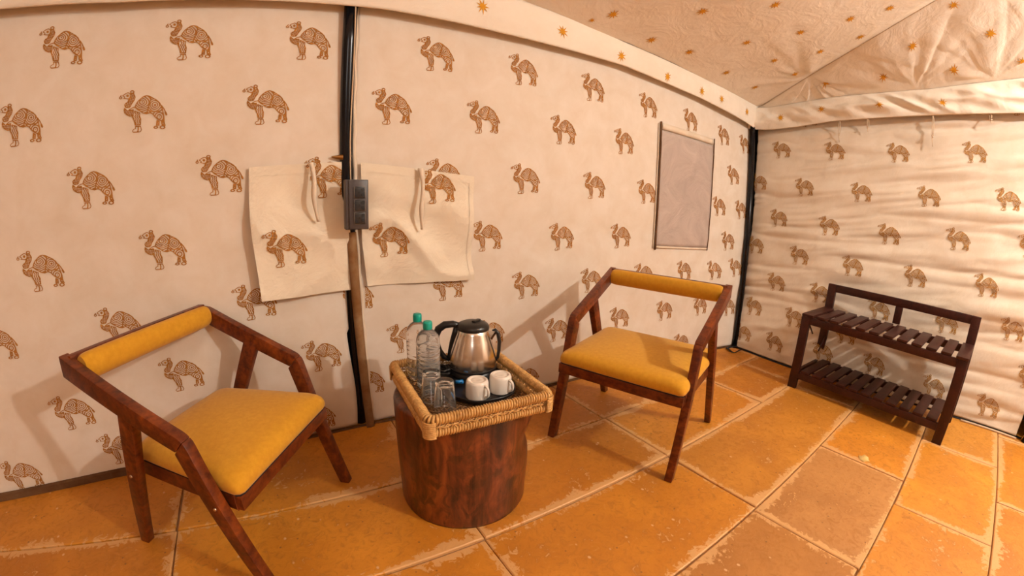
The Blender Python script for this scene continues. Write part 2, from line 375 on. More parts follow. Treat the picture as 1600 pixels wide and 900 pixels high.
P = np.zeros((230, 200, 3)); s = np.linspace(0, 1, 230)[:, None]; X = -6.3 + (hipx(yy)[None, :] + 6.3) * s; Yg = np.broadcast_to(yy, X.shape)
P[..., 0] = X; P[..., 1] = Yg; P[..., 2] = f_roof1(X, Yg)
e = np.clip((s - .985) / .015, 0, 1); P[..., 2] = P[..., 2] * (1 - e) + hipz(yy)[None, :] * e
roof1 = grid('roof_panel', P, M['canvas_roof'], ceiling)
P = np.zeros((70, 400, 3)); t = np.linspace(0, 1, 70)[:, None]; yy = np.linspace(-.03, -3.6, 400); T_ = t + 0 * yy[None, :]; Yg = yy[None, :] + 0 * t
x_, z_ = f_roof2(T_, Yg); P[..., 0] = x_; P[..., 1] = Yg; P[..., 2] = z_
roof2 = grid('roof_panel', P, M['canvas_roof'], ceiling)
V = [(-6.3, -3.6, 3.05), (-1.15, -3.6, 3.05), (-.05, -7.0, 2.1), (-6.3, -7.0, 2.1), (-.05, -3.6, float(v2_top(-3.6)))]
mobj('roof_panel', V, [(0, 1, 2, 3), (1, 4, 2)], M['canvas_roof'], ceiling)
# hip seam piping
tb = Tubes(); tb.add([(hipx(y) - .003, y, hipz(y) - .006) for y in np.linspace(-.03, -3.59, 90)], .003, 5); tb.obj('seam_cord', M['cord'], ceiling)
# valances
def f_val1(x, k): return -.05 - .012 * np.sin(np.clip(k, 0, 1) * PI) + .006 * vnoise(x * 2.5, k, 41) - .01 * (1 - k) * vnoise(x * 1.3, 0, 42) * 2
P = np.zeros((260, 16, 3)); X = np.linspace(-6.3, -.05, 260)[:, None]; K = np.linspace(0, 1, 16)[None, :]
lo, hi = vt_low(X), vt_top(X); P[..., 0] = X + 0 * K; P[..., 1] = f_val1(X + 0 * K, K + 0 * X); P[..., 2] = lo + (hi - lo) * K
val1 = solid(grid('valance', P, M['canvas_roof'], ceiling), .002)
def f_val2(y, k):
    b = np.sin(np.clip(k, 0, 1) * PI)
    return -.055 - b * (.030 + .046 * vnoise(y * 3.2 + k * 1.2, k * 2, 43) + .028 * (ridge(y * 7 - k * 2.5, k * 1.6, 44) - .5) + .010 * vnoise(y * 18, k * 5, 45)) - .008 * (1 - k)
P = np.zeros((420, 26, 3)); Yv = np.linspace(-.0, -6.95, 420)[:, None]; K = np.linspace(0, 1, 26)[None, :]
lo, hi = v2_low(Yv), v2_top(Yv); P[..., 1] = Yv + 0 * K; P[..., 0] = f_val2(Yv + 0 * K, K + 0 * Yv); P[..., 2] = lo + (hi - lo) * K
# round the inner corner of the two valances
fr = np.clip((Yv + .16) / .16, 0, 1) ** 2; P[..., 0] -= fr * .07
val2 = solid(grid('valance', P, M['canvas_roof'], ceiling), .002)
for (f, lo_, rngx, ax) in ((f_val1, vt_low, np.linspace(-6.2, -.1, 160), 0), (f_val2, v2_low, np.linspace(-.1, -4.5, 160), 1)):
    tb = Tubes(); pts = []
    for a in rngx:
        d = float(f(a, 0.0)) - .002; pts.append((a, d, float(lo_(a)) + .001) if ax == 0 else (d, a, float(lo_(a)) + .001))
    tb.add(pts, .0022, 5); tb.obj('hem_cord', M['cord'], ceiling)

# ---------------------------------------------------------------- star prints
def star_print(cx_, cy_, surf, parent, r=.036, rot=0.0, n=9):
    V = [surf(cx_, cy_)]; F = []
    for k in range(2 * n):
        a = rot + PI * k / n; rr = r * (1.0 + .12 * math.sin(k * 2.3)) if k % 2 == 0 else r * .36
        V.append(surf(cx_ + rr * math.cos(a), cy_ + rr * math.sin(a)))
    for k in range(2 * n): F.append((0, 1 + k, 1 + (k + 1) % (2 * n)))
    mobj('star_print', V, F, M['star'], parent)
def s_roof1(x, y): return (x, y, float(f_roof1(x, y)) - .003)
for i, q in enumerate([(958, 22), (1018, 62), (1077, 81), (1135, 113), (1180, 136), (1098, 17), (1167, 66), (1210, 94), (1242, 116), (1212, 7), (1251, 50), (1282, 80), (1329, 29), (1345, 57), (1391, 12), (925, 31), (1205, 159)]):
    P_ = hit(q, lambda P: f_roof1(P[0], P[1]), 2, 40)
    star_print(P_[0], P_[1], s_roof1, roof1, .036 if i != 15 else .02, i * .7)
def s_val1(x, z):
    k = (z - vt_low(x)) / (vt_top(x) - vt_low(x)); return (x, float(f_val1(x, k)) - .004, z)
for i, q in enumerate([(753, 11), (878, 50), (970, 88), (1043, 120), (1096, 143), (1126, 155), (1166, 175)]):
    P_ = on(q, 1, -.06); star_print(P_[0], P_[2], s_val1, val1, .036, i * .9)
def s_val2(y, z):
    k = float(np.clip((z - v2_low(y)) / (v2_top(y) - v2_low(y)), 0, 1)); fr_ = float(np.clip((y + .16) / .16, 0, 1)) ** 2
    return (float(f_val2(y, k)) - fr_ * .07 - .005, y, z)
for i, q in enumerate([(1220, 184), (1285, 171), (1376, 165), (1473, 161)]):
    P_ = on(q, 0, -.075); star_print(P_[1], P_[2], s_val2, val2, .032, i * .9)
def roof2_hit(q):
    best = None; d = ray(q)
    for t_ in np.linspace(0, 1, 50):
        for y in np.linspace(-.1, -2.15, 160):
            x, z = f_roof2(t_, y); v_ = np.array([x, y, z]) - CAM; v_ /= np.linalg.norm(v_); s_ = v_ @ d
            if best is None or s_ > best[0]: best = (s_, t_, y)
    return best[1], best[2]
def s_roof2(c, sx):                        # c, sx as (t-metres, y)
    def f(a, b):
        L_ = math.hypot(float(hipx(b)) + .05, float(hipz(b) - v2_top(b))) + 1e-4; x, z = f_roof2(np.clip(a / L_, -.05, 1.05), b); return (float(x) - .004, b, float(z) - .003)
    return f
for i, q in enumerate([(1290, 130), (1380, 121), (1425, 73), (1489, 109), (1490, 9), (1548, 51), (1597, 96)]):
    t_, y = roof2_hit(q); L_ = math.hypot(float(hipx(y)) + .05, float(hipz(y) - v2_top(y)))
    star_print(t_ * L_, y, s_roof2(0, 0), roof2, .036, i * .6)

# ---------------------------------------------------------------- block-printed camels
def pin(x, y, poly):
    c = np.zeros(x.shape, bool); n = len(poly); j = n - 1
    for i in range(n):
        xi, yi = poly[i]; xj, yj = poly[j]
        c ^= ((yi > y) != (yj > y)) & (x < (xj - xi) * (y - yi) / ((yj - yi) or 1e-9) + xi); j = i
    return c
def pdist(x, y, poly, closed=True):
    d = np.full(x.shape, 1e9); n = len(poly)
    for i in range(n if closed else n - 1):
        ax, ay = poly[i]; bx, by = poly[(i + 1) % n]; vx, vy = bx - ax, by - ay; L = vx * vx + vy * vy or 1e-9
        t_ = np.clip(((x - ax) * vx + (y - ay) * vy) / L, 0, 1); d = np.minimum(d, np.hypot(x - ax - t_ * vx, y - ay - t_ * vy))
    return d
def sd(x, y, poly): d = pdist(x, y, poly); return np.where(pin(x, y, poly), d, -d)       # positive inside
def camel_field(x, y):
    body = [(335, 385), (352, 335), (390, 282), (440, 238), (490, 203), (540, 190), (600, 203), (660, 238), (722, 272), (772, 318), (803, 380), (822, 440), (850, 560), (852, 628), (790, 634), (722, 600), (680, 560), (640, 512), (600, 495), (540, 512), (470, 492), (435, 465), (380, 432)]
    neck = [(262, 148), (322, 152), (352, 215), (336, 272), (292, 330), (262, 392), (196, 398), (168, 384), (156, 342), (180, 310), (208, 298), (230, 252), (262, 225)]
    chest = [(146, 430), (156, 388), (205, 428), (250, 430), (322, 420), (326, 500), (290, 538), (250, 542), (200, 518), (158, 480)]
    fleg = [(332, 440), (430, 480), (430, 540), (450, 590), (442, 692), (340, 692), (325, 620), (288, 545), (322, 500)]
    fhoof = [(345, 700), (440, 700), (462, 768), (442, 802), (400, 810), (312, 812), (288, 782), (318, 750), (345, 742)]
    r1 = [(715, 608), (768, 630), (762, 712), (703, 702)]; r2 = [(790, 632), (850, 626), (857, 672), (872, 706), (842, 730), (796, 690)]
    head = [(118, 190), (160, 158), (215, 132), (258, 150), (272, 185), (260, 228), (225, 252), (180, 244), (135, 236), (160, 215)]
    s = np.full(x.shape, -99.0)
    def orn(p, edge, pat):                  # solid outline + carved ornament inside
        d_ = sd(x, y, p); return np.where(d_ > edge, np.maximum(pat, edge * 0 + np.minimum(12, (edge + 7 - d_))), d_)
    wav = 18 * np.sin(x / 38.0) + 14 * np.sin(y / 31.0)
    rl = np.hypot((x - 470) * 1.0, (y - 300) * 1.2); rr_ = np.hypot(x - 690, (y - 360) * 1.1)
    pat_b = np.where(x < 590 - (y - 340) * .25, np.cos((rl + wav * .5) / 6.2), np.cos((rr_ + wav * .5) / 6.2)) * 7 - .2
    pat_b = np.maximum(pat_b, 9 - np.abs(x - (590 - (y - 340) * .28)))
    pat_b = np.maximum(pat_b, 8 - np.abs(y - (470 - .0016 * (x - 690) ** 2)) * np.where(x > 590, 1, 9))
    pat_l = np.cos((x + 9 * np.sin(y / 12.0)) / 5.6) * 7 - .2; pat_n = np.cos((y + .6 * x) / 6.5) * np.cos((x - .6 * y) / 7.5) * 8 + 1.2
    pat_r = np.cos((np.hypot(x - 760, y - 560)) / 6.0) * 7 - .2
    pat_b = np.where((x > 640) & (y > 480), pat_r, pat_b)
    for p, e_, pt in ((body, 9, pat_b), (neck, 7, pat_n), (chest, 8, pat_n), (fleg, 7, pat_l), (r1, 13, pat_n), (r2, 13, pat_n)): s = np.maximum(s, orn(p, e_, pt))
    s = np.maximum(s, np.where(sd(x, y, fhoof) > 12, np.maximum(10 - np.abs(pdist(x, y, [(395, 700), (400, 760), (385, 810)], False)), -9), sd(x, y, fhoof)))
    for (cx_, cy_, rx, ry, wd) in ((92, 224, 28, 24, 10), (292, 130, 38, 29, 12), (700, 734, 42, 25, 11), (815, 736, 50, 32, 12)):
        d_ = (1 - np.hypot((x - cx_) / rx, (y - cy_) / ry)) * min(rx, ry); s = np.maximum(s, np.where(d_ > wd, wd + 2 - d_, d_))
    d_ = sd(x, y, head); s = np.maximum(s, np.where(d_ > 10, 12 - d_, d_)); s = np.maximum(s, 22 - np.hypot(x - 212, y - 192))
    s = np.maximum(s, 8 - pdist(x, y, [(92, 200), (100, 184)], False)); s = np.maximum(s, 7 - pdist(x, y, [(236, 430), (282, 402), (340, 386), (400, 440)], False))
    s = np.maximum(s, 9 - pdist(x, y, [(800, 372), (840, 425), (872, 490)], False)); s = np.maximum(s, 17 - pdist(x, y, [(868, 490), (882, 522)], False))
    cut = pdist(x, y, [(215, 432), (262, 395), (330, 350), (372, 285)], False); s = np.minimum(s, np.where(cut < 9, cut - 9, 99) + 0)
    cut2 = pdist(x, y, [(325, 440), (326, 545)], False); s = np.minimum(s, np.where(cut2 < 5, cut2 - 5, 99))
    return s
def march(h):
    xs = np.arange(50, 920, h); ys = np.arange(88, 824, h); gx, gy = np.meshgrid(xs, ys, indexing='ij'); S = camel_field(gx, gy)
    V = []; F = []; vi = {}
    def vid(k, p):
        if k not in vi: vi[k] = len(V); V.append(p)
        return vi[k]
    for i in range(len(xs) - 1):
        for j in range(len(ys) - 1):
            c = [(i, j), (i + 1, j), (i + 1, j + 1), (i, j + 1)]; v_ = [S[a] for a in c]
            if max(v_) <= 0: continue
            f = []
            for k in range(4):
                a, b = c[k], c[(k + 1) % 4]; va, vb = v_[k], v_[(k + 1) % 4]
                if va > 0: f.append(vid(a, (xs[a[0]], ys[a[1]])))
                if (va > 0) != (vb > 0):
                    t_ = va / (va - vb); f.append(vid((min(a, b), max(a, b)), (xs[a[0]] + (xs[b[0]] - xs[a[0]]) * t_, ys[a[1]] + (ys[b[1]] - ys[a[1]]) * t_)))
            if len(f) >= 3: F.append(tuple(f[::-1]))
    UV = np.array(V); UV = (UV - np.array([475, 460])) * np.array([1, -1]) * .00021
    return UV, F
UV_N, F_N = march(8.0); UV_F, F_F = march(10.0)
_base = {}
def camel_print(c, mapf, m, parent, near=True, keep=None, tilt=0.0, sc_=1.0):
    UV, F = (UV_N, F_N) if near else (UV_F, F_F)
    ca, sa = math.cos(tilt), math.sin(tilt); U = (UV[:, 0] * ca - UV[:, 1] * sa) * sc_; W = (UV[:, 0] * sa + UV[:, 1] * ca) * sc_
    Pm = mapf(c[0] + U, c[1] + W)
    if keep is None:
        k = (near, m.name)
        if k not in _base:
            me = bpy.data.meshes.new('camel_print'); me.from_pydata(Pm.tolist(), [], F); me.materials.append(m); _base[k] = me
        else: me = _base[k].copy()
        me.vertices.foreach_set('co', Pm.astype(np.float32).ravel()); me.update()
    else:
        ok = keep(Pm); F2 = [f for f in F if all(ok[i] for i in f)]
        if not F2: return
        me = bpy.data.meshes.new('camel_print'); me.from_pydata(Pm.tolist(), [], F2); me.materials.append(m)
    link(bpy.data.objects.new('camel_print', me), parent)
OFF = .0016
m_back = lambda x, z: np.stack([x, f_back(x, z) - OFF - .0005, z], 1)
m_right = lambda y, z: np.stack([f_right(-y, z) - OFF - .002, -y, z], 1)       # u grows towards the viewer's right (-y)
CL = [(96, 73.5), (295, 63), (481, 65), (31, 195), (223, 174), (415, 164.5), (142, 293), (343, 274), (510, 275), (64, 423), (255, 390), (-7, 538), (185, 509), (398, 472), (113, 644), (284, 584), (503, 555), (33, 743), (187, 700), (560, 461), (495, 652)]
CR = [(680.7, 85.7), (817, 110.7), (926, 138), (1012.3, 165.5), (1078.3, 188), (1129.7, 212), (612, 167.7), (755, 184.3), (879.8, 204), (974.4, 221.8), (1145, 274), (694, 275), (820.5, 280), (928, 290.5), (1009.4, 300), (1123, 322.5), (760, 369), (877, 370), (969, 369), (1136.7, 376.8), (698, 446), (821, 445.6), (923, 438), (1005, 429), (1068, 423), (1116, 422.5), (967, 496.6), (1037, 485), (1093, 478), (632, 528), (765, 520), (870, 515), (573, 597), (822, 590), (1063, 535), (1157, 328), (1149, 418), (1137, 479), (553, 462), (1163, 226)]
CS = [(1220.8, 234.3), (1304, 236.3), (1402.7, 238.6), (1522.6, 238.6), (1184.7, 284.6), (1256.3, 292.6), (1345, 300.7), (1450.4, 307), (1574.6, 312), (1215.9, 340.9), (1295, 353.3), (1388.3, 366.3), (1496.6, 374), (1179.7, 382.8), (1248.2, 399.5), (1331.2, 416), (1429.2, 432), (1540.6, 446.7), (1212.2, 441), (1581, 515), (1177.4, 478.7), (1208.5, 534.8), (1364.7, 569.6), (1458, 604), (1542.8, 633.4), (1280, 458), (1240, 496), (1373, 484), (1478, 504), (1320, 522), (1160, 519), (1284, 551), (1610, 385), (1608, 590), (1594, 163), (1196, 190), (1262, 184)]
for q in CL:
    P_ = hit(q, wb, 1); camel_print((P_[0], P_[2]), m_back, M['camel'], panel_l, True, (lambda Q: Q[:, 0] < -3.132) if q[0] > 490 else None)
for q in CR:
    P_ = hit(q, wb, 1); kp = None
    if q[0] < 600: kp = lambda Q: Q[:, 0] > -3.045
    elif P_[0] > -.38: kp = lambda Q: Q[:, 0] < xe(Q[:, 2]) - .01
    camel_print((P_[0], P_[2]), m_back, M['camel'], panel_r, q[0] < 1000, kp)
for q in CS:
    P_ = hit(q, wr_, 0, 25); camel_print((-P_[1], P_[2]), m_right, M['camel_side'], panel_s, q[0] > 1420, (lambda Q: Q[:, 1] < -.165 + Q[:, 2] * .07), 0, .93)

# ---------------------------------------------------------------- window with fly screen
def s_back(x, z, off): return (float(x), float(f_back(x, z)) - off, float(z))
win = tag(bpy.data.objects.new('window_1', None), kind='structure'); link(win)
cw = [hit(q, wb, 1) for q in [(1031, 203), (1113, 228), (1104, 387), (1024, 384)]]
def quadgrid(c4, n, m, fn):
    P = np.zeros((n, m, 3))
    for i in range(n):
        for j in range(m):
            a, b = i / (n - 1), j / (m - 1); p = (c4[0] * (1 - a) + c4[1] * a) * (1 - b) + (c4[3] * (1 - a) + c4[2] * a) * b; P[i, j] = fn(p, a, b)
    return P
P = quadgrid(cw, 26, 34, lambda p, a, b: s_back(p[0], p[2], .006 + .006 * float(vnoise(a * 3, b * 4 + a * 3, 50)) * math.sin(a * PI)))
solid(grid('fly_screen', P, M['screen'], win, flip=True), .001)
def strip(name, q0, q1, wdt, off, m, parent, n=20, depth=.004, wob=0.0):
    a, b = hit(q0, wb, 1), hit(q1, wb, 1); d = b - a; d /= np.linalg.norm(d); s_ = np.array([d[2], 0, -d[0]]) * wdt / 2
    P = np.zeros((n, 3, 3))
    for i in range(n):
        c = a + (b - a) * i / (n - 1) + s_ * wob * math.sin(i * 1.1) * 2
        for j, k in enumerate((-1, 0, 1)): p = c + s_ * k; P[i, j] = s_back(p[0], p[2], off + (depth if j == 1 else 0))
    return solid(grid(name, P, m, parent), .002)
strip('zip', (1032, 190), (1022, 390), .016, .008, M['dirt'], win); strip('zip', (1115, 217), (1103, 391), .012, .008, M['dirt'], win)
strip('zip_edge', (1028.5, 192), (1019, 388), .008, .006, M['hem'], win)
strip('top_hem', (1033, 197), (1113, 222), .040, .010, M['hem'], win); strip('bottom_hem', (1024, 386), (1104, 389), .016, .006, M['hem'], win)

# hem strips, the zip tape under the socket, and seams on the back wall
strip('hem', (557, 12), (583, 655), .018, .003, M['hem'], wall_back, 60, .003, .15)
strip('zip_tape', (547, 362), (577, 664), .040, .034, M['zip'], wall_back, 40, .006)

# tent poles
def pole(name, a, b, r, label):
    t = thing(name, label, 'tent pole', (b[0], b[1], 0)); tb = Tubes(); n = 24
    A_, B_ = np.array(a, float) - np.array([b[0], b[1], 0]), np.array(b, float) - np.array([b[0], b[1], 0])
    tb.add([A_ + (B_ - A_) * i / (n - 1) for i in range(n)], r, 20); tb.obj('tube', M['pole'], t); return t
pA = thing('tent_pole', 'dark steel tent pole behind the power socket, between the two wall canvases', 'tent pole', (-3.088, .085, 0))
tb = Tubes(); tb.add([(-.046 * k / 12, .080 - .188 * k / 12, 1.86 * k / 12) for k in range(13)], .027, 20); tb.obj('tube', M['pole'], pA)
tb = Tubes(); tb.add([(-.034 + .0009 * i + .004 * math.sin(i / 4.0), -.137 + .0032 * i, 1.84 - .031 * i) for i in range(24)], .0030, 7); tb.obj('cable', M['cord'], pA)
lb = thing('tent_pole', 'dark steel tent pole in the corner where the two walls meet', 'tent pole', (-.26, -.17, 0))
tb = Tubes(); tb.add([(.165, .140, 1.83), (.09, .076, 1.0), (.0, 0, 0)], .022, 18); tb.obj('tube', M['pole'], lb)
tb = Tubes(); tb.add([(.135, .128, 1.81), (.07, .06, 1.0), (-.01, -.02, .10)], .005, 8); tb.obj('side_rod', M['pole'], lb)
tb = Tubes()
for k in range(3): tb.add([(.03 + .012 * k, -.025 + .01 * math.sin(k), .16 + .01 * k), (.05, -.035, .15), (.055 + .006 * k, -.02, .12 - .02 * k)], .003, 5)
tb.obj('tied_cord', M['cord'], lb)
lc = thing('tent_pole', 'dark steel tent pole foot at the right edge, beyond the luggage rack', 'tent pole', (-.20, -2.30, 0))
tb = Tubes(); tb.add([(.17, 0, 1.95), (0, 0, 0)], .027, 18); tb.obj('tube', M['pole'], lc)
tb = Tubes(); tb.add([(-.03, .035, .02), (-.035, .02, .07), (-.025, .03, .12), (-.02, .01, .17)], .003, 6); tb.obj('wire', M['brass'], lc)
# brass hook and cloth tab on the canvas left of the pole
hk = thing('brass_clip', 'small aged brass clip on the canvas left of the dark pole', 'clip', hit((526, 246), wb, 1))
bm = bmesh.new(); r_ = bmesh.ops.create_cone(bm, cap_ends=True, segments=14, radius1=.012, radius2=.003, depth=.045)
for v in bm.verts: v.co = Vector((-v.co.z, v.co.y - .014, v.co.x))
bobj('cone', bm, M['brass'], hk, True, .6); boxobj('tab', (.026, -.008, .0), (.02, .008, .030), M['zip'], hk)

# ---------------------------------------------------------------- rolled window flaps hanging either side of the pole
def flap(name, label, c4q, camels, tie_q, seed, depth=.016, bl=0.0):
    C4 = [hit(q, wb, 1) for q in c4q]; o = np.mean(C4, 0); t = thing(name, label, 'flap', (float(C4[0][0]), float(C4[0][1]) - .01, float(C4[0][2])))
    L = np.array(t.location)
    def surf(a, b):
        p = (C4[0] * (1 - a) + C4[1] * a) * (1 - b) + (C4[3] * (1 - a) + C4[2] * a) * b
        w_ = .024 * float(vnoise(a * 3 + b * 2, b * 3 - a, seed)) + .018 * (float(ridge(a * 2.2 - b * 2.0, b * 2.4 + a, seed + 1)) - .5) + .006 * float(vnoise(a * 9, b * 7, seed + 2))
        d_ = depth + .018 * b + bl * (1 - a) * b + w_ * min(1, b * 3)
        x = p[0] + .006 * math.sin(b * 5 + seed); return np.array([x, float(f_back(x, p[2])) - d_, p[2]])
    n, m = 40, 46; P = np.array([[surf(i / (n - 1), j / (m - 1)) - L for j in range(m)] for i in range(n)])
    cl = solid(grid('cloth', P, M['canvas_flap'], t, flip=True), .0015)
    for (lo_, hi_, horiz) in ((.0, .07, True), (.955, 1.0, True), (.955, 1.0, False), (0.0, .035, False)):
        if not horiz: Q = np.array([[surf(lo_ + (hi_ - lo_) * k / 2, j / 45) - L + np.array([0, -.0034 - (.0008 if k == 1 else 0), 0]) for j in range(46)] for k in range(3)])
        else: Q = np.array([[surf(i / 39, lo_ + (hi_ - lo_) * k / 2) - L + np.array([0, -.0034 - (.0008 if k == 1 else 0), 0]) for k in range(3)] for i in range(40)])
        grid('hem', Q, M['canvas_flap'], t, flip=True)
    # print on the flap: invert bilinear by pixel search
    for (q, keep) in camels:
        P0 = hit(q, lambda P_: f_back(P_[0], P_[2]) - .025, 1); w_x = C4[1][0] - C4[0][0]; h_z = C4[0][2] - C4[3][2]
        def mp(x, z):
            out = []
            for xx, z_ in zip(x, z):
                b = (C4[0][2] - z_) / h_z; a = (xx - (C4[0][0] * (1 - b) + C4[3][0] * b)) / w_x; b = (C4[0][2] * (1 - a) + C4[1][2] * a - z_) / h_z
                p = surf(min(max(a, -.2), 1.2), min(max(b, -.05), 1.05)); out.append(np.array([xx, p[1] - .0055, z_]) - L)
            return np.array(out)
        kp = (lambda Q, k_=keep: (Q[:, 0] + L[0] < C4[1][0] - .02) & (Q[:, 0] + L[0] > C4[0][0] + .01)) if keep else None
        camel_print((P0[0], P0[2]), mp, M['camel'], cl, True, kp)
    # folded tie strap hanging on the cloth
    A_, B_ = [hit(q, lambda P_: f_back(P_[0], P_[2]) - .03, 1) for q in tie_q]; Q = np.zeros((24, 4, 3))
    for i in range(24):
        k = i / 23; c = A_ + (B_ - A_) * k; wdt = .010 * (1.1 - .5 * k) * (1 + .25 * math.sin(k * 9 + seed))
        for j in range(4): Q[i, j] = (c[0] + (j - 1.5) * wdt / 1.5 + .004 * math.sin(k * 7), float(f_back(c[0], c[2])) - .034 - .022 * math.sin(k * PI * .9) - (.007 if j in (1, 2) else 0), c[2]) - L
    solid(grid('tie_strap', Q, M['hem'], t), .002)
    return t
flap('canvas_flap', 'cream cotton flap hanging left of the power socket, with two camel prints', [(389, 262), (541, 253), (553, 450), (407, 467)], [((445, 388), None), ((513, 280), True)], ((486, 254), (496, 346)), 3, .012, .025)
flap('canvas_flap', 'cream cotton flap hanging right of the power socket, with stitched right edge', [(560, 254), (736, 276), (735, 435), (572, 446)], [((608, 375), None), ((684, 292), True)], ((657, 263), (657, 358)), 8)

# ---------------------------------------------------------------- power socket box
cb = [on(q, 1, -.075) for q in [(540, 281), (575, 280), (578, 358), (541, 360)]]
bx0, bx1 = (cb[0][0] + cb[3][0]) / 2, (cb[1][0] + cb[2][0]) / 2; bz0, bz1 = (cb[2][2] + cb[3][2]) / 2, (cb[0][2] + cb[1][2]) / 2
bc = ((bx0 + bx1) / 2, -.055, (bz0 + bz1) / 2); bw, bh = (bx1 - bx0), (bz1 - bz0)
sk = thing('power_socket', 'charcoal plastic box of three power sockets fixed to the dark pole', 'socket', bc)
boxobj('housing', (0, .008, 0), (bw, .045, bh), M['charcoal'], sk, None, .004, 3)
boxobj('cover_plate', (.004, -.017, 0), (bw * .80, .008, bh * .97), M['charcoal'], sk, None, .003, 2)
for k in range(3):
    z = bh * (.24 - .255 * k)
    s_ = boxobj('socket', (.008, -.022, z), (bw * .46, .008, bh * .215), M['socketdark'], sk, None, .003, 2)
    tb = Tubes(); a, b = bw * .235, bh * .112; tb.add([(.008 - a, -.0265, z - b), (.008 + a, -.0265, z - b), (.008 + a, -.0265, z + b), (.008 - a, -.0265, z + b)], .0013, 5, True); tb.obj('frame_edge', M['outline'], s_)
    for (dx, dz, rr) in ((-.35, .22, .0055), (.30, .28, .0065), (-.32, -.28, .0055), (.30, -.22, .0065), (-.02, .02, .003)):
        bm = bmesh.new(); bmesh.ops.create_cone(bm, cap_ends=True, segments=14, radius1=rr * (1.25 if k == 1 and dz > 0 else 1), radius2=rr, depth=.002)
        for v in bm.verts: v.co = Vector((.008 + dx * bw * .46 + v.co.x, -.0268 + v.co.z, z + dz * bh * .215 + v.co.y))
        bobj('slot', bm, M['hole'], s_)

# ---------------------------------------------------------------- cords hanging under the right-hand valance
for i, (q0, q1) in enumerate([((1312, 190), (1311, 222)), ((1356, 188), (1356, 206)), ((1458, 184), (1457, 229)), ((1546, 178), (1549, 193))]):
    a, b = on(q0, 0, -.05), on(q1, 0, -.06); tb = Tubes(); n = 10
    for s_ in (-1, 1): tb.add([(-.055 - .006 * math.sin(k / 9 * 5 + i), a[1] + (b[1] - a[1]) * k / 9 + s_ * .006 * math.sin(k / 9 * PI), a[2] + .02 + (b[2] - a[2] - .02) * k / 9 * (1 if s_ > 0 else .62)) for k in range(n)], .0028, 6)
    tb.add([(-.058, b[1] - .004, a[2] + (b[2] - a[2]) * .6), (-.062, b[1] + .006, a[2] + (b[2] - a[2]) * .62), (-.058, b[1] + .002, a[2] + (b[2] - a[2]) * .7)], .005, 6)
    tb.obj('tie_cord', M['cord'], ceiling)

# ---------------------------------------------------------------- floor: every sandstone slab its own piece, grout bed below
floor = tag(mobj('floor', [(-6.4, -7.1, -.012), (.4, -7.1, -.012), (.4, .4, -.012), (-6.4, .4, -.012), (-6.4, -7.1, -.05), (.4, -7.1, -.05), (.4, .4, -.05), (-6.4, .4, -.05)], [(0, 1, 2, 3), (7, 6, 5, 4), (4, 5, 1, 0), (5, 6, 2, 1), (6, 7, 3, 2), (7, 4, 0, 3)], M['grout']), kind='structure')
rows = [(.40, -.375, [-6.4, -5.7, -4.8, -3.905, -2.95, -1.985, -1.15, -.3, .4], .004),
        (-.375, -.79, [-6.4, -5.6, -4.75, -3.90, -2.905, -1.975, -1.05, -.55, .4], -.03),
        (-.79, -1.25, [-6.4, -5.5, -4.7, -3.88, -2.91, -1.975, -.62, .4], -.035),
        (-1.25, -1.69, [-6.4, -5.2, -4.3, -3.1, -1.995, -1.265, -.45, .4], -.01),
        (-1.69, -2.125, [-6.4, -5.0, -4.0, -2.9, -2.35, -1.49, -.72, .4], 0),
        (-2.125, -2.57, [-6.4, -5.0, -4.0, -3.0, -2.0, -1.1, -.25, .4], 0), (-2.57, -3.05, [-6.4, -4.9, -3.6, -2.4, -1.3, -.4, .4], 0),
        (-3.05, -3.6, [-6.4, -5.1, -3.9, -2.7, -1.6, -.6, .4], 0), (-3.6, -4.2, [-6.4, -5, -4, -3, -2, -1, .4], 0), (-4.2, -5.0, [-6.4, -5.2, -4.1, -3.2, -2.2, -1, .4], 0), (-5.0, -5.9, [-6.4, -5, -4, -3, -2, -1, .4], 0), (-5.9, -6.9, [-6.4, -5, -4, -3, -2, -1, .4], 0)]
rt = random.Random(5)
tint = [(.61, .232, .018), (.64, .25, .021), (.57, .21, .016), (.66, .255, .018)]
special = {(3, 4): (.52, .24, .07), (3, 3): (.48, .205, .045), (3, 5): (.68, .26, .022), (4, 5): (.68, .27, .024), (2, 5): (.58, .235, .026), (4, 6): (.66, .28, .032), (4, 4): (.66, .26, .027)}
sl = lambda x, k: k * (x + 2.5) / 3.0
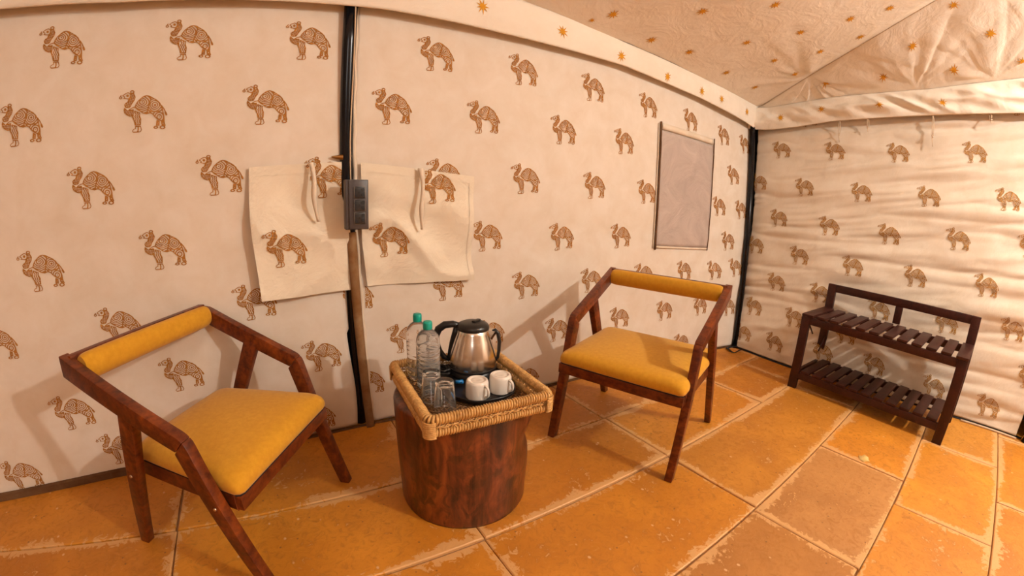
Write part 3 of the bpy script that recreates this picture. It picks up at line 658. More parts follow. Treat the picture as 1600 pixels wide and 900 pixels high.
for ri, (y1, y0, js, slope) in enumerate(rows):
    nslope = rows[ri + 1][3] if ri + 1 < len(rows) else 0
    for ti in range(len(js) - 1):
        g_ = .0035; xa, xb_ = js[ti] + g_, js[ti + 1] - g_
        tsl = rows[ri - 1][3] if ri else 0
        def cy_(x, top): return (y1 + sl(x, slope if ri else 0) if top else y0 + sl(x, nslope)) + (-g_ if top else g_)
        jag = [rt.uniform(-.003, .003) for _ in range(8)]
        def ring(ins, z): return [(xa + ins + jag[0], cy_(xa, False) + ins + jag[1], z), (xb_ - ins + jag[2], cy_(xb_, False) + ins + jag[3], z), (xb_ - ins + jag[4], cy_(xb_, True) - ins + jag[5], z), (xa + ins + jag[6], cy_(xa, True) - ins + jag[7], z)]
        hz = rt.uniform(-.001, .001)
        V = ring(0, -.014) + ring(0, -.003 + hz) + ring(.004, hz) + ring(.05, hz)
        F = [(11 + 1, 13, 14, 15)]
        for r0 in (0, 4, 8):
            for k in range(4): k2 = (k + 1) % 4; F.append((r0 + k, r0 + k2, r0 + 4 + k2, r0 + 4 + k))
        o = mobj('tile', V, F, M['tile'], floor); c_ = special.get((ri, ti), tint[rt.randrange(4)]); o.color = (*c_, 1)
        at = o.data.attributes.new('smear', 'FLOAT', 'POINT'); sv = .82 if xa > -2.2 or ri == 1 else .62
        at.data.foreach_set('value', [sv] * 12 + [.18] * 4)
# dark edging where the canvas meets the floor
def edging(name, pts, r, h, m):
    V = []; F = []
    for i, (x, y) in enumerate(pts):
        a = np.array(pts[max(i - 1, 0)]); b = np.array(pts[min(i + 1, len(pts) - 1)]); t_ = (b - a) / np.linalg.norm(b - a); nrm = np.array([t_[1], -t_[0]])
        hh = h(x) if callable(h) else h
        for (s_, z) in ((0, 0), (r, 0), (r * .8, hh * .8), (r * .3, hh), (0, hh)): V.append((x + nrm[0] * s_, y + nrm[1] * s_, z))
    for i in range(len(pts) - 1):
        for k in range(5): k2 = (k + 1) % 5; F.append((i * 5 + k, i * 5 + k2, i * 5 + 5 + k2, i * 5 + 5 + k))
    return tag(mobj(name, V, F, m), kind='structure')
edging('baseboard_back', [(x, float(yb(x)) - .004 + .003 * math.sin(x * 7)) for x in np.linspace(-6.2, -.24, 90)], .012, lambda x: .034 if x < -4.0 else max(.008, .034 - .05 * (x + 4.0)), M['dirt'])  # brown border at the left, tapering to a strip for the shaded gap
edging('gap_shade_right', [(float(xb(y)) + .006 - .004 * math.sin(y * 9), y) for y in np.linspace(-.16, -6.7, 90)], .012, .010, M['blackmatte'])  # black strip put in for the shaded gap under the right canvas
tb = Tubes(); tb.add([(float(xb(y)) - .030 + .004 * math.sin(y * 15), y, .007) for y in np.linspace(-1.88, -2.24, 14)], .007, 7); tb.obj('trim_1', M['cord'])['kind'] = 'structure'

# ---------------------------------------------------------------- chairs
def make_chair(label, p, loc, rz):
    wA, yA, zA, wK, yK, zK, wF, yF, wR, yR, tJ, wS, yS, zS = p; yA = -yA; yR = -yR
    y0 = (yA + yF) / 2
    c_, s_ = math.cos(rz), math.sin(rz)
    t = thing('armchair', label, 'chair', (loc[0] - s_ * y0, loc[1] + c_ * y0, 0), rz, 'yellow armchairs on either side of the tree stump')
    def off(y): return y - y0
    A, K, Fo = Vector((off(yA), zA)), Vector((off(yK), zK)), Vector((off(yF), 0)); R = Vector((off(yR), 0))
    dA = (K - A).normalized(); nA = Vector((dA.y, -dA.x))
    if nA.y > 0: nA = -nA
    wd = .058
    Fout, Fin = Fo + Vector((.019, 0)), Fo - Vector((.019, 0)); dL = (Fout - K).normalized(); nL = Vector((dL.y, -dL.x))
    if nL.x > 0: nL = -nL
    Kl = K + nL * .056                                    # inner edge of the leg starts here
    # intersection of inner arm edge and inner leg edge
    a0, b0 = A + nA * wd, Kl; d1, d2 = dA, (Fin - Kl).normalized(); den = d1.x * d2.y - d1.y * d2.x
    t1 = ((b0.x - a0.x) * d2.y - (b0.y - a0.y) * d2.x) / den; Ki = a0 + d1 * t1
    rk = .028; k1 = K - dA * rk; k2 = K + dL * rk
    arc = [((1 - u) ** 2) * k1 + 2 * u * (1 - u) * K + (u ** 2) * k2 for u in (0, .25, .5, .75, 1)]
    Ae = A + nA * wd + dA * .022
    def lat(s):
        def f(y, z):
            u = min(max((z) / zK, 0), 1) if y > off(yK) - .02 or z < zK * .8 else 1
            base = wF + (wK - wF) * u
            if z > zK - .06 and y < off(yK): base = wK + (wA - wK) * min(1, max(0, (off(yK) - y) / (off(yK) - off(yA))))
            return s * base
        return f
    th = .034
    J = A + (K - A) * (tJ - .02) + nA * (wd * .5)
    dR = (R - J).normalized(); nR = Vector((dR.y, -dR.x));
    if nR.x < 0: nR = -nR
    for s in (1, -1):
        def arm_lat(y, z, s=s): return s * (wK + (wA - wK) * min(1, max(0, (K.x - y) / (K.x - A.x))))
        bm = prism([(v.x, v.y) for v in [A] + arc[:3] + [arc[2] * .15 + Ki * .85, Ae]], arm_lat, th)
        bevel_bm(bm, .004); arm = bobj('armrest', bm, M['chair_wood'], t, True, .5)
        def leg_lat(y, z, s=s): return s * (wF + (wK - wF) * min(1, max(0, z / K.y)))
        bm = prism([(v.x, v.y) for v in [arc[2]] + arc[3:] + [Fout, Fin, Ki]], leg_lat, th)
        bevel_bm(bm, .004); bobj('leg', bm, M['chair_wood'], t, True, .5)
        latJ = wK + (wA - wK) * (K.x - J.x) / (K.x - A.x)
        def rl(y, z, s=s): return s * (wR + (latJ - wR) * min(1, max(0, z / J.y)))
        bm = prism([(v.x, v.y) for v in (J - nR * .029, J + nR * .029, R + Vector((.019, 0)), R - Vector((.019, 0)))], rl, th * .94)
        bevel_bm(bm, .004); bobj('leg', bm, M['chair_wood'], t, True, .5)
        # screws on the outside of the legs at frame height
        for (yy_, zz_, f) in ((Fo.x + (K.x - Fo.x) * (zS / K.y) - .012, zS + .0, leg_lat), (R.x + (J.x - R.x) * (zS / J.y), zS + .01, rl)):
            bm = bmesh.new(); bmesh.ops.create_cone(bm, cap_ends=True, segments=12, radius1=.0055, radius2=.0045, depth=.003); xx = f(yy_, zz_) + s * (th / 2 + .001)
            for v in bm.verts: v.co = Vector((xx + v.co.z, yy_ + v.co.x, zz_ + v.co.y))
            bobj('screw', bm, M['screw'], t)
    # back rail and round pad
    ay, az = A.x + .017, A.y - .032
    boxobj('back_rail', (0, ay, az), (2 * wA - th * .2, .024, .056), M['chair_wood'], t, None, .003)
    V = []; F = []; n = 26; m = 20; L_ = wA - th * .62
    for i in range(n):
        u = math.sin(PI / 2 * (-1 + 2 * i / (n - 1))); e_ = 1 - .16 * abs(u) ** 30; bow = .006 * (1 - u * u)
        for k in range(m):
            a = 2 * PI * k / m; V.append((u * L_, ay + .034 - bow * 0 + .029 * e_ * math.cos(a) + 0, az - .010 + .041 * e_ * math.sin(a) + 0))
    for i in range(n - 1):
        for k in range(m): k2 = (k + 1) % m; F.append((i * m + k, (i + 1) * m + k, (i + 1) * m + k2, i * m + k2))
    F.append(tuple(range(m))); F.append(tuple((n - 1) * m + k for k in range(m - 1, -1, -1)))
    o = mobj('back_pad', V, F, M['yellow'], t, True); o.data.set_sharp_from_angle(angle=.9)
    # seat frame
    fy = off(yS) ; ry = off(yR) + .10; wf, wr2 = wS + .012, wR - .015; rh = .044
    def rail(name, a, b, tk=.024):
        d_ = Vector((b[0] - a[0], b[1] - a[1], 0)); ln = d_.length; rot = Matrix.Rotation(math.atan2(d_.y, d_.x), 3, 'Z')
        boxobj(name, ((a[0] + b[0]) / 2, (a[1] + b[1]) / 2, zS), (ln, tk, rh), M['chair_wood'], t, rot, .003)
    rail('seat_rail', (-wf, fy - .012), (wf, fy - .012)); rail('seat_rail', (-wr2, ry), (wr2, ry))
    for s in (1, -1): rail('seat_rail', (s * (wf - .013), fy - .02), (s * (wr2 - .01), ry))
    # cushion on a black board
    zb_ = zS + rh / 2
    def out(u, v, ins=0.0):            # u,v in -1..1, v=+1 front
        w_ = (wr2 + (wf - wr2) * (v + 1) / 2) + .004 - ins; y = ry - .01 + (fy - ry + .018) * (v + 1) / 2
        return u * w_, y
    x0f, x0r, yf_, yr_ = wf + .004, wr2 + .004, fy + .006, ry - .012
    def outline(ins, cr, npc=7):                                # trapezoid with rounded corners, inset by ins
        pts = []
        for (cx_, cy_, a0) in ((x0f - ins - cr, yf_ - ins - cr, 0), (-x0f + ins + cr, yf_ - ins - cr, PI / 2), (-x0r + ins + cr, yr_ + ins + cr, PI), (x0r - ins - cr, yr_ + ins + cr, 1.5 * PI)):
            for k in range(npc + 1): a = a0 + PI / 2 * k / npc; pts.append((cx_ + cr * math.cos(a), cy_ + cr * math.sin(a)))
        Q, _ = resample(pts, 112); return Q
    hts = .070; rings = []
    for (ins, cr, h_) in ((.004, .022, 0), (.001, .024, .10), (.0, .026, .25), (.0005, .028, .42), (.004, .030, .58), (.011, .034, .73), (.022, .038, .85), (.040, .044, .93), (.07, .05, .975), (.11, .05, .995), (.16, .05, 1.0)): rings.append((outline(ins, cr), h_))
    V = []; F = []; m = 112; cx_, cy2 = 0.0, (yf_ + yr_) / 2
    for Q, h_ in rings:
        for (x, y) in Q:
            dome = .012 * max(0, 1 - (x / x0f) ** 2) * max(0, 1 - ((y - cy2) / (yf_ - yr_) * 2) ** 2) * (h_ > .5)
            V.append((x, y, zb_ + .006 + hts * h_ * .86 + dome))
    for i in range(len(rings) - 1):
        for k in range(m): k2 = (k + 1) % m; F.append((i * m + k, i * m + k2, (i + 1) * m + k2, (i + 1) * m + k))
    base = len(V); last = (len(rings) - 1) * m
    for f_ in (.66, .33):
        for k in range(m):
            x, y, z = V[last + k]; x, y = x * f_, cy2 + (y - cy2) * f_; dome = .012 * (1 - (x / x0f) ** 2) * (1 - ((y - cy2) / (yf_ - yr_) * 2) ** 2); V.append((x, y, zb_ + .006 + hts * .86 + dome))
    for r0, r1 in ((last, base), (base, base + m)):
        for k in range(m): k2 = (k + 1) % m; F.append((r0 + k, r0 + k2, r1 + k2, r1 + k))
    F.append(tuple(base + m + k for k in range(m))); F.append(tuple(range(m - 1, -1, -1)))
    mobj('seat_cushion', V, F, M['yellow'], t, True)
    V = [(x, y, zb_ + z) for z in (0, .007) for (x, y) in outline(.005, .02)]
    F = [tuple(range(m - 1, -1, -1)), tuple(range(m, 2 * m))] + [(k, (k + 1) % m, m + (k + 1) % m, m + k) for k in range(m)]
    mobj('seat_board', V, F, M['blackmatte'], t)
    return t
C1 = [.296, .6617, .6966, .2915, -.2179, .5217, .2811, -.0842, .2344, .6376, .5947, .2519, -.1159, .3202]
C2 = [.3054, .6489, .7478, .285, -.1858, .5762, .2893, -.0924, .3093, .6993, .5825, .2712, -.0909, .3567]
make_chair('mustard yellow wooden armchair left of the stump, turned towards it', C1, (-3.3463, -.5528), -2.174)
make_chair('mustard yellow wooden armchair right of the stump, before the screened window', C2, (-2.3006, -.6744), 1.9217)

# ---------------------------------------------------------------- tree stump
SX, SY, SR, SH = -2.842, -.4975, .2385, .4265
def stump_r(a, z):
    k = z / SH; base = .2353 + (.242 - .2353) * k
    n_ = .008 * float(vnoise(math.cos(a) * 1.6 + 5, math.sin(a) * 1.6 + k * .8, 60)) + .004 * float(vnoise(a * 3, k * 5, 61)) * math.cos(a / 2) ** 2
    def ang(c): return math.exp(-(((a - c + PI) % (2 * PI) - PI) / .45) ** 2)
    n_ += ang(-.55) * (.012 * math.exp(-((k - .86) / .13) ** 2) - .014 * math.exp(-((k - .62) / .10) ** 2) + .004 * math.exp(-((k - .35) / .16) ** 2))
    return base + n_
st = thing('tree_stump', 'dark reddish varnished tree stump table under the wicker tray', 'stump table', (SX, SY, 0))
V = []; F = []; na, nz = 120, 44
prof = [(i / nz) for i in range(nz + 1)]
for k in prof:
    z = k * (SH - .012)
    for i in range(na): a = 2 * PI * i / na; r = stump_r(a, z); V.append((r * math.cos(a), r * math.sin(a), z))
for (sc1, dz) in ((.992, .006), (.965, .012), (.6, .0125), (.2, .0125)):
    for i in range(na): a = 2 * PI * i / na; r = stump_r(a, SH - .012) * sc1; V.append((r * math.cos(a), r * math.sin(a), SH - .0125 + dz))
nr = nz + 5
for i in range(nr - 1):
    for k in range(na): k2 = (k + 1) % na; F.append((i * na + k, i * na + k2, (i + 1) * na + k2, (i + 1) * na + k))
F.append(tuple((nr - 1) * na + k for k in range(na))); F.append(tuple(range(na - 1, -1, -1)))
mobj('trunk', V, F, M['stump'], st, True)

# ---------------------------------------------------------------- wicker tray
TX, TY, TH, TW, TD, TZ, THh = -2.8548, -.5433, -.0643, .429, .4627, .500, .0715
zb0 = SH
tr = thing('wicker_tray', 'square honey coloured wicker tray lying on top of the tree stump', 'tray', (TX, TY, zb0), TH)
hw, hd = TW / 2, TD / 2; HT = TZ - zb0
def rrect(hx, hy, r, n=6):
    pts = []
    for (cx_, cy_, a0) in ((hx - r, -hy + r, -PI / 2), (hx - r, hy - r, 0), (-hx + r, hy - r, PI / 2), (-hx + r, -hy + r, PI)):
        for k in range(n + 1): a = a0 + PI / 2 * k / n; pts.append((cx_ + r * math.cos(a), cy_ + r * math.sin(a)))
    return pts
def wound(name, hx, hy, r, z, rad, m, pitch=.0052, wr=.0030, ecc=1.0):
    path, L = resample(rrect(hx, hy, r), 400); turns = int(L / pitch); per = 14; n = turns * per; Q, _ = resample(rrect(hx, hy, r), n)
    tan = np.roll(Q, -1, 0) - np.roll(Q, 1, 0); tan /= np.linalg.norm(tan, axis=1)[:, None]; nor = np.stack([tan[:, 1], -tan[:, 0]], 1)
    ph = 2 * PI * np.arange(n) / per; jit = 1 + .05 * np.sin(np.arange(n) * .37) ; pts = np.zeros((n, 3)); rr = rad * jit
    pts[:, :2] = Q + nor * (rr * np.cos(ph))[:, None]; pts[:, 2] = z + rr * ecc * np.sin(ph)
    # fast tube: 4-sided cross-section, vectorised
    t3 = np.roll(pts, -1, 0) - np.roll(pts, 1, 0); t3 /= np.linalg.norm(t3, axis=1)[:, None]; out = np.zeros((n, 3)); out[:, :2] = nor * np.cos(ph)[:, None]; out[:, 2] = np.sin(ph)
    sd_ = np.cross(t3, out); sd_ /= np.linalg.norm(sd_, axis=1)[:, None]
    rings = np.stack([pts + out * wr, pts + sd_ * wr, pts - out * wr, pts - sd_ * wr], 1).reshape(-1, 3); i = np.arange(n); j = (i + 1) % n; F = []
    for k in range(4): k2 = (k + 1) % 4; F.append(np.stack([i * 4 + k, i * 4 + k2, j * 4 + k2, j * 4 + k], 1))
    o = mobj(name, rings.tolist(), np.concatenate(F).tolist(), m, tr, True)
    tb = Tubes(); tb.add([(x, y, z) for x, y in path], rad * .86, 8, True)
    c = tb.obj('core', M['rattan_dark'], o); return o  # core coloured dark to put crevice shade between the windings
wound('top_rim', hw - .015, hd - .015, .022, HT - .0155, .0125, M['rattan'], .0086, .0046)
wound('bottom_rim', hw - .017, hd - .017, .022, .0135, .0090, M['rattan'], .0086, .0043)
tb = Tubes(); Q, L = resample(rrect(hw - .014, hd - .014, .02), 72); zl, zh = .020, HT - .026
for i in range(72):
    for dj in (1, -1):
        a, b = Q[i], Q[(i + dj) % 72]; o_ = .003 * dj; mid = (a + b) / 2
        nx = mid / np.linalg.norm(mid) * o_
        tb.add([(a[0], a[1], zl), (mid[0] + nx[0], mid[1] + nx[1], (zl + zh) / 2), (b[0], b[1], zh)], .0022, 5)
Q2, _ = resample(rrect(hw - .014, hd - .014, .02), 288)
for ph in (0, PI): tb.add([(x * (1 + .012 * math.sin(i * PI / 4 + ph)), y * (1 + .012 * math.sin(i * PI / 4 + ph)), (zl + zh) / 2 + .002 * math.cos(ph)) for i, (x, y) in enumerate(Q2)], .0021, 5, True)
tag(tb.obj('side_weave', M['rattan'], tr), kind='stuff')
tb = Tubes(); nx_, ny_ = 34, 37
for i in range(nx_):
    x = -hw + .022 + (2 * hw - .044) * i / (nx_ - 1); tb.add([(x + .0012 * math.sin(k), -hd + .02 + (2 * hd - .04) * k / 60, .0075 + .0022 * math.cos(PI * k * 36 / 60.0 + PI * i)) for k in range(61)], .0022, 4)
for j in range(ny_):
    y = -hd + .022 + (2 * hd - .044) * j / (ny_ - 1); tb.add([(-hw + .02 + (2 * hw - .04) * k / 60, y + .0012 * math.cos(k), .0075 - .0022 * math.cos(PI * k * 33 / 60.0 + PI * j)) for k in range(61)], .0022, 4)
tag(tb.obj('base_weave', M['rattan_dark'], tr), kind='stuff')
for sx, sy in ((1, 1), (1, -1), (-1, 1), (-1, -1)):           # corner bindings, horizontal turns
    tb = Tubes(); cx_, cy_ = sx * (hw - .024), sy * (hd - .024)
    for k in range(9):
        z = .006 + (HT - .026) * k / 8; a0 = math.atan2(sy, sx); tb.add([(cx_ + .0225 * math.cos(a0 + u), cy_ + .0225 * math.sin(a0 + u), z) for u in np.linspace(-1.15, 1.15, 9)], .0031, 6)
    tb.obj('corner_binding', M['rattan'], tr)
c_, s_ = math.cos(TH), math.sin(TH)
ZT = zb0 + .0128                                              # top of the woven base

# ---------------------------------------------------------------- black serving tray
sv = thing('serving_tray', 'black plastic serving tray under the kettle and cups', 'tray', (-2.799, -.517, ZT + .0005))
ol = [(-.150, -.085), (-.163, -.065), (-.166, .06), (-.160, .150), (-.135, .172), (.06, .176), (.118, .150), (.150, .08), (.156, .0), (.138, -.085), (.095, -.140), (.03, -.158), (-.06, -.152), (-.105, -.138)]
ol2, _ = resample([(x * .79, y) for x, y in ol], 72); sm_ = (np.roll(ol2, 1, 0) + ol2 * 2 + np.roll(ol2, -1, 0)) / 4; ol2 = sm_
V = []; F = []; m = 72
levels = [(.93, .0), (.985, .010), (1.0, .018), (1.0, .0205), (.985, .0205), (.965, .012), (.90, .0035), (.4, .0035)]
for (s1, z) in levels:
    for (x, y) in ol2: V.append((x * s1, y * s1, z))
for i in range(len(levels) - 1):
    for k in range(m): k2 = (k + 1) % m; F.append((i * m + k, i * m + k2, (i + 1) * m + k2, (i + 1) * m + k))
F.append(tuple(range(m - 1, -1, -1))); F.append(tuple((len(levels) - 1) * m + k for k in range(m)))
mobj('tray_body', V, F, M['tray'], sv, True)
ZS = ZT + .0045

# ---------------------------------------------------------------- kettle
kt = thing('electric_kettle', 'stainless steel electric kettle with black lid and handle', 'kettle', (-2.760, -.412, ZS + .0005))
def lobj(name, prof, m, parent, n=48, c=(0, 0, 0), caps=True, smooth=True, ang=.7):
    V, F = lathe(prof, n, c, caps); o = mobj(name, V, F, m, parent, smooth)
    if ang: o.data.set_sharp_from_angle(angle=ang)
    return o
lobj('power_base', [(.084, 0), (.0885, .003), (.0885, .013), (.084, .019), (.060, .021)], M['black'], kt)
lobj('bottom_ring', [(.080, .0215), (.090, .0225), (.0905, .029), (.087, .031)], M['black'], kt)
body = lobj('body', [(.0875, .031), (.0882, .036), (.0868, .060), (.080, .095), (.070, .130), (.060, .158), (.0575, .170), (.055, .172)], M['steel'], kt, 64)
lobj('lid', [(.0585, .170), (.0600, .174), (.0595, .182), (.054, .190), (.040, .196), (.022, .199), (.001, .200)], M['black'], kt, 48)
boxobj('lid_knob', (.010, -.006, .2015), (.040, .016, .008), M['black'], kt, Matrix.Rotation(.5, 3, 'Z'), .004)
# view-left direction in plan is (-.85,.53): the handle stands on that side
hx_, hy_ = -.86, .50
def side(r, z, o=0.0): return (hx_ * r - hy_ * o, hy_ * r + hx_ * o, z)
tb = Tubes(); hp = [(.050, .180), (.075, .186), (.105, .182), (.128, .165), (.138, .140), (.136, .110), (.126, .080), (.108, .056), (.088, .046)]
tb.add([side(r, z) for r, z in hp], .011, 12, radii=[.012, .013, .014, .0145, .0135, .012, .011, .010, .009]); tb.obj('handle', M['black'], kt)
tb = Tubes(); tb.add([side(r, z) for r, z in [(.061, .176), (.068, .150), (.077, .115), (.084, .075), (.087, .045)]], .0105, 10); tb.obj('handle_spine', M['black'], kt)
# spout opposite
V = []; F = []
for i, (r, z, w_) in enumerate([(.060, .105, .004), (.070, .125, .010), (.083, .148, .016), (.092, .163, .018)]):
    V += [side(-r + .010, z + .004, -w_), side(-r, z, 0), side(-r + .010, z + .004, w_), side(-.050, z + .006, w_ * .9), side(-.050, z + .006, -w_ * .9)]
for i in range(3):
    for k in range(5): k2 = (k + 1) % 5; F.append((i * 5 + k, i * 5 + k2, i * 5 + 5 + k2, i * 5 + 5 + k))
F += [(0, 1, 2, 3, 4), (19, 18, 17, 16, 15)]
mobj('spout', V, F, M['steel'], kt, True).data.set_sharp_from_angle(angle=.6)

# black strap handle curving round the spout side
tb = Tubes(); tb.add([side(-r, z) for r, z in [(.068, .160), (.082, .167), (.093, .155), (.099, .122), (.098, .088), (.094, .060), (.087, .050)]], .006, 10, radii=[.006, .007, .0075, .007, .0065, .006, .005]); tb.obj('strap', M['black'], kt)

# ---------------------------------------------------------------- cups, upside down
def mug(x, y, rz, label):
    t = thing('coffee_cup', label, 'cup', (x, y, ZS + .0005), rz, 'white cups turned upside down on the black tray')
    R_ = .0382; H_ = .062
    lobj('cup_body', [(R_ - .0035, .0), (R_, .0), (R_ + .0003, .004), (R_ + .0003, .030), (R_ - .0005, .052), (R_ - .0035, .0600), (R_ - .007, .0620), (R_ - .011, .0615), (R_ - .0125, .0585), (R_ - .020, .0590), (R_ - .024, .0600), (.008, .0585), (.001, .0580)], M['ceramic'], t, 56, ang=None)
    tb = Tubes(); tb.add([(R_ - .003 + .019 * math.sin(a) ** .8 if math.sin(a) > 0 else R_ - .003, 0, .030 - .020 * math.cos(a)) for a in np.linspace(0, PI, 15)], .0045, 10); tb.obj('handle', M['ceramic'], t)
mug(-2.8391, -.6002, -1.30, 'white cup upside down, nearer the glass tumblers')
mug(-2.7494, -.5991, -1.22, 'white cup upside down, farther from the glass tumblers, on the right')
# ---------------------------------------------------------------- tumblers, upside down on the weave
def tumbler(x, y, label, h=.098):
    t = thing('glass_tumbler', label, 'glass', (x, y, ZT + .0008), 0, 'clear tumblers turned upside down')
    V, F = lathe([(.0345, 0), (.0360, .001), (.0360, .003), (.0285, h - .004), (.0270, h), (.0225, h - .0005), (.0215, h - .003), (.004, h - .0035)], 48, (0, 0, 0), False)
    n0 = len(V); V2, F2 = lathe([(.0345, 0), (.0328, .003), (.0250, h - .020), (.0215, h - .0145), (.004, h - .013)], 48, (0, 0, 0), False)
    F = [f for f in F] + [tuple(n0 + k for k in f[::-1]) for f in F2]; V += V2
    F.append(tuple(7 * 48 + k for k in range(48))); F.append(tuple(n0 + 4 * 48 + k for k in range(47, -1, -1)))
    o = mobj('glass_body', V, F, M['glass'], t, True, True)
tumbler(-2.966, -.626, 'clear glass tumbler upside down, the front one nearest the tray rim')
tumbler(-2.979, -.548, 'clear glass tumbler upside down, behind the front one, beside the bottles', .100)
# ---------------------------------------------------------------- bottles
def bottle(x, y, label, h=.240, rz=0.0):
    t = thing('water_bottle', label, 'bottle', (x, y, ZT + .0008), rz, 'water bottles with teal caps')
    prof = [(.030, 0), (.038, .002), (.0405, .008)]
    z = .012
    while z < .150:
        prof += [(.0408, z), (.0410, z + .006), (.0385, z + .0085), (.0410, z + .011)]; z += .0155
    prof += [(.0410, .168), (.0395, .180), (.0345, .193), (.026, .203), (.0165, .210), (.0130, .214), (.0130, .226)]
    k = h / .240; prof = [(r, zz_ * k) for r, zz_ in prof]
    ws = [(r - .0013, max(zz_, .0015)) for r, zz_ in prof if zz_ < .205 * k]; ws = ws + [(ws[-1][0] * .2, ws[-1][1] + .0002)]
    lobj('bottle_shell', prof, M['pet'], t, 40, ang=None); lobj('water', ws, M['water'], t, 40, ang=None)
    n = 40; V = []; F = []
    for (r, zz_) in ((.0150, .213 * k), (.0155, .2155 * k), (.0155, .234 * k), (.0140, .240 * k), (.008, .2408 * k)):
        for i in range(n): a = 2 * PI * i / n; rr = r * (1 + (.018 if i % 2 and .215 < zz_ / k < .236 else 0)); V.append((rr * math.cos(a), rr * math.sin(a), zz_))
    for i in range(4):
        for k_ in range(n): k2 = (k_ + 1) % n; F.append((i * n + k_, i * n + k2, (i + 1) * n + k2, (i + 1) * n + k_))
    F.append(tuple(range(n - 1, -1, -1))); F.append(tuple(4 * n + i for i in range(n))); mobj('cap', V, F, M['teal'], t, True)
bottle(-2.9575, -.3655, 'clear ribbed water bottle with teal cap, the rear left one on the tray', .243)
bottle(-2.951, -.4495, 'clear ribbed water bottle with teal cap, the front right one nearer the kettle', .238, .7)
# ---------------------------------------------------------------- blue sachet and kettle cable
bs = thing('blue_clip', 'small bright blue plastic piece lying before the kettle base', 'clip', tuple(float(v) for v in on((717, 597), 2, ZS + .010)))
tb = Tubes(); tb.add([(-.010, .006, .0), (.010, -.006, .002)], .0062, 10); tb.obj('stem', M['blue'], bs); tb = Tubes(); tb.add([(.007, -.012, 0), (.012, .0, .004)], .0050, 8); tb.obj('tip', M['blue'], bs)
kc = thing('kettle_cable', 'coiled black kettle cable between the bottles and the kettle', 'cable', (-2.872, -.385, ZS + .002))
tb = Tubes(); pts = []
for i in range(70):
    a = i / 69 * 4 * PI; r = .026 + .0035 * math.sin(i * .7); pts.append((r * .75 * math.cos(a), r * 1.5 * math.sin(a), .0045 + .011 * i / 69 * 2.3))
tb.add(pts, .0042, 8); tb.obj('cord', M['black'], kc)

# ---------------------------------------------------------------- slatted luggage rack
BX, BY, BR, BW, BD, BH, BHB = -.6618, -.8047, -1.6252, .998, .430, .502, .6656
rk = thing('luggage_rack', 'dark mahogany slatted luggage rack standing against the right wall', 'luggage rack', (BX, BY, 0), BR)
LW, LT = .056, .030; W_ = M['bench_wood']
def bb(name, x0, x1, y0, y1, z0, z1, bv=.003, parent=rk): return boxobj(name, ((x0 + x1) / 2, (y0 + y1) / 2, (z0 + z1) / 2), (x1 - x0, y1 - y0, z1 - z0), W_, parent, None, bv)
ST = .016
for x0 in (0, BW - LW):
    bb('leg', x0, x0 + LW, 0, LT, 0, BH - ST)                                 # front
    bb('leg', x0, x0 + LW, BD - LT, BD, 0, BHB)                               # rear, runs up as back post
for (y0, z0, z1) in ((.004, BH - ST - .048, BH - ST - .001), (BD - LT + .004, BH - ST - .048, BH - ST - .001), (.004, .070, .114), (BD - LT + .004, .070, .114)):
    bb('long_rail', LW, BW - LW, y0, y0 + .022, z0, z1)
for x0 in (.012, BW - .012 - .022):
    for z0, z1 in ((BH - ST - .048, BH - ST - .001), (.070, .114)): bb('side_rail', x0, x0 + .022, LT, BD - LT, z0, z1)
bb('back_rail', LW, BW - LW, BD - LT + .004, BD - .004, BHB - .052, BHB); bb('back_post', BW * .5 - .024, BW * .5 + .024, BD - LT + .005, BD - .005, BH, BHB - .052)
pitch = BW / 12
for i in range(12):
    a = .003 if i in (0, 11) else .0
    x0 = i * pitch + (.0 if i == 0 else .014); x1 = (i + 1) * pitch - (.0 if i == 11 else .010)
    bb('slat', x0, x1, -.004 if i in (0, 11) else .006, BD - LT - .002, BH - ST, BH, .004)
p2 = (BW - 2 * LW) / 11
for i in range(11): bb('slat', LW + i * p2 + .010, LW + (i + 1) * p2 - .010, .008, BD - LT - .002, .1145, .1145 + ST, .004)
tb = Tubes(); tb.add([(.05, .034, .43), (.05, .12, .36)], .005, 8); tb.obj('brace', M['bench_wood'], rk); tb = Tubes(); tb.add([(.05, BD - .034, .30), (.05, BD - .12, .20)], .005, 8); tb.obj('brace', M['bench_wood'], rk)
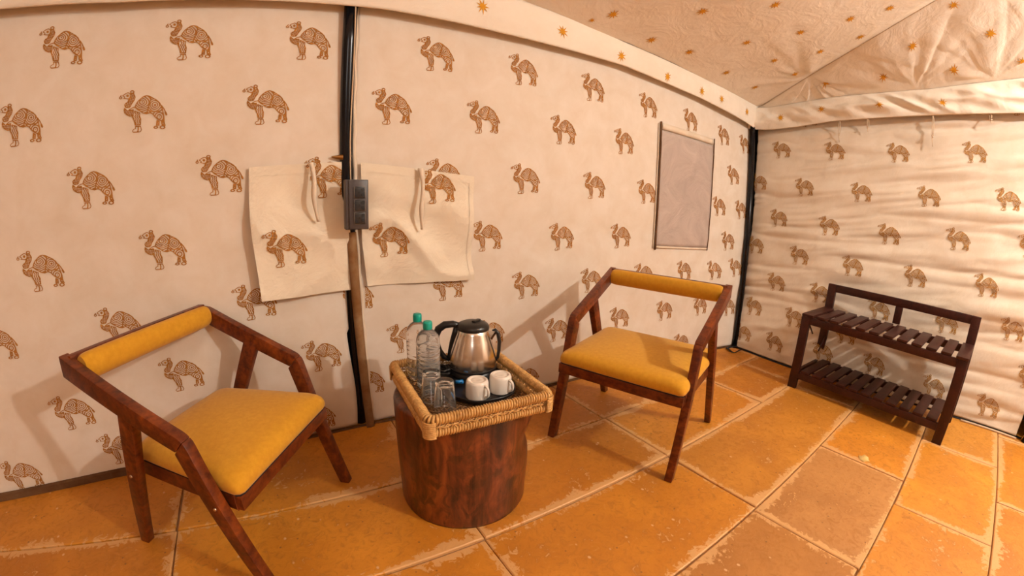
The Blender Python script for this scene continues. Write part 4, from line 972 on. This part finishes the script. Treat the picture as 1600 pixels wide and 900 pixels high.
for (x, z) in ((.03, BH - .045), (.03, .09), (BW - .03, BH - .045), (BW - .03, .09)):
    bm = bmesh.new(); bmesh.ops.create_cone(bm, cap_ends=True, segments=12, radius1=.006, radius2=.005, depth=.002)
    for v in bm.verts: v.co = Vector((x + v.co.x, -.001 + v.co.z, z + v.co.y))
    bobj('screw', bm, M['bench_wood'], rk)

# ---------------------------------------------------------------- small things on the floor
p0 = on((1148, 548), 2, 0)
sp = thing('black_strap', 'crumpled black webbing strap on the floor by the corner pole', 'strap', (float(p0[0]), float(p0[1]), 0))
Q = np.zeros((40, 3, 3))
for i in range(40):
    a = i / 39 * 5.2; cx_, cy_ = .075 * math.cos(a) + .01, .052 * math.sin(a) * (1 + .3 * math.sin(a)); 
    for j in range(3): k = 1 + (j - 1) * .17; Q[i, j] = (cx_ * k, cy_ * k, .004 + .006 * (1 + math.sin(a * 3)) + (.003 if j == 1 else 0))
solid(grid('webbing', Q, M['blackmatte'], sp), .003)
p0 = on((1350, 717), 2, 0)
lf = thing('leaf_fragment', 'pale yellow torn leaf fragment on the tile before the luggage rack', 'leaf', (float(p0[0]), float(p0[1]), .001))
V = [(0, 0, .003)] + [(.036 * (1 + .35 * math.sin(k * 2.7)) * math.cos(k * PI / 7), .026 * (1 + .3 * math.cos(k * 1.9)) * math.sin(k * PI / 7), .0015 + .001 * math.sin(k * 2)) for k in range(14)]
M['leaf'] = printed('pale_leaf', (.68, .42, .13), (.74, .50, .20)); solid(mobj('blade', V, [(0, 1 + k, 1 + (k + 1) % 14) for k in range(14)], M['leaf'], lf, True), .0008)

# ---------------------------------------------------------------- lamps that light the tent, plus the added fill on the left
for i, (p, e_, r, c_, aim) in enumerate(LAMPS_AND_FILL):
    L = bpy.data.lights.new('bulb_or_fill_light', 'SPOT' if aim else 'POINT'); L.energy = e_; L.color = c_; L.shadow_soft_size = r
    o = bpy.data.objects.new('bulb_or_fill_light', L); COL.objects.link(o); o.location = p
    if aim: L.spot_size = math.radians(172); L.spot_blend = .75; o.rotation_euler = Vector(aim).to_track_quat('-Z', 'Y').to_euler()
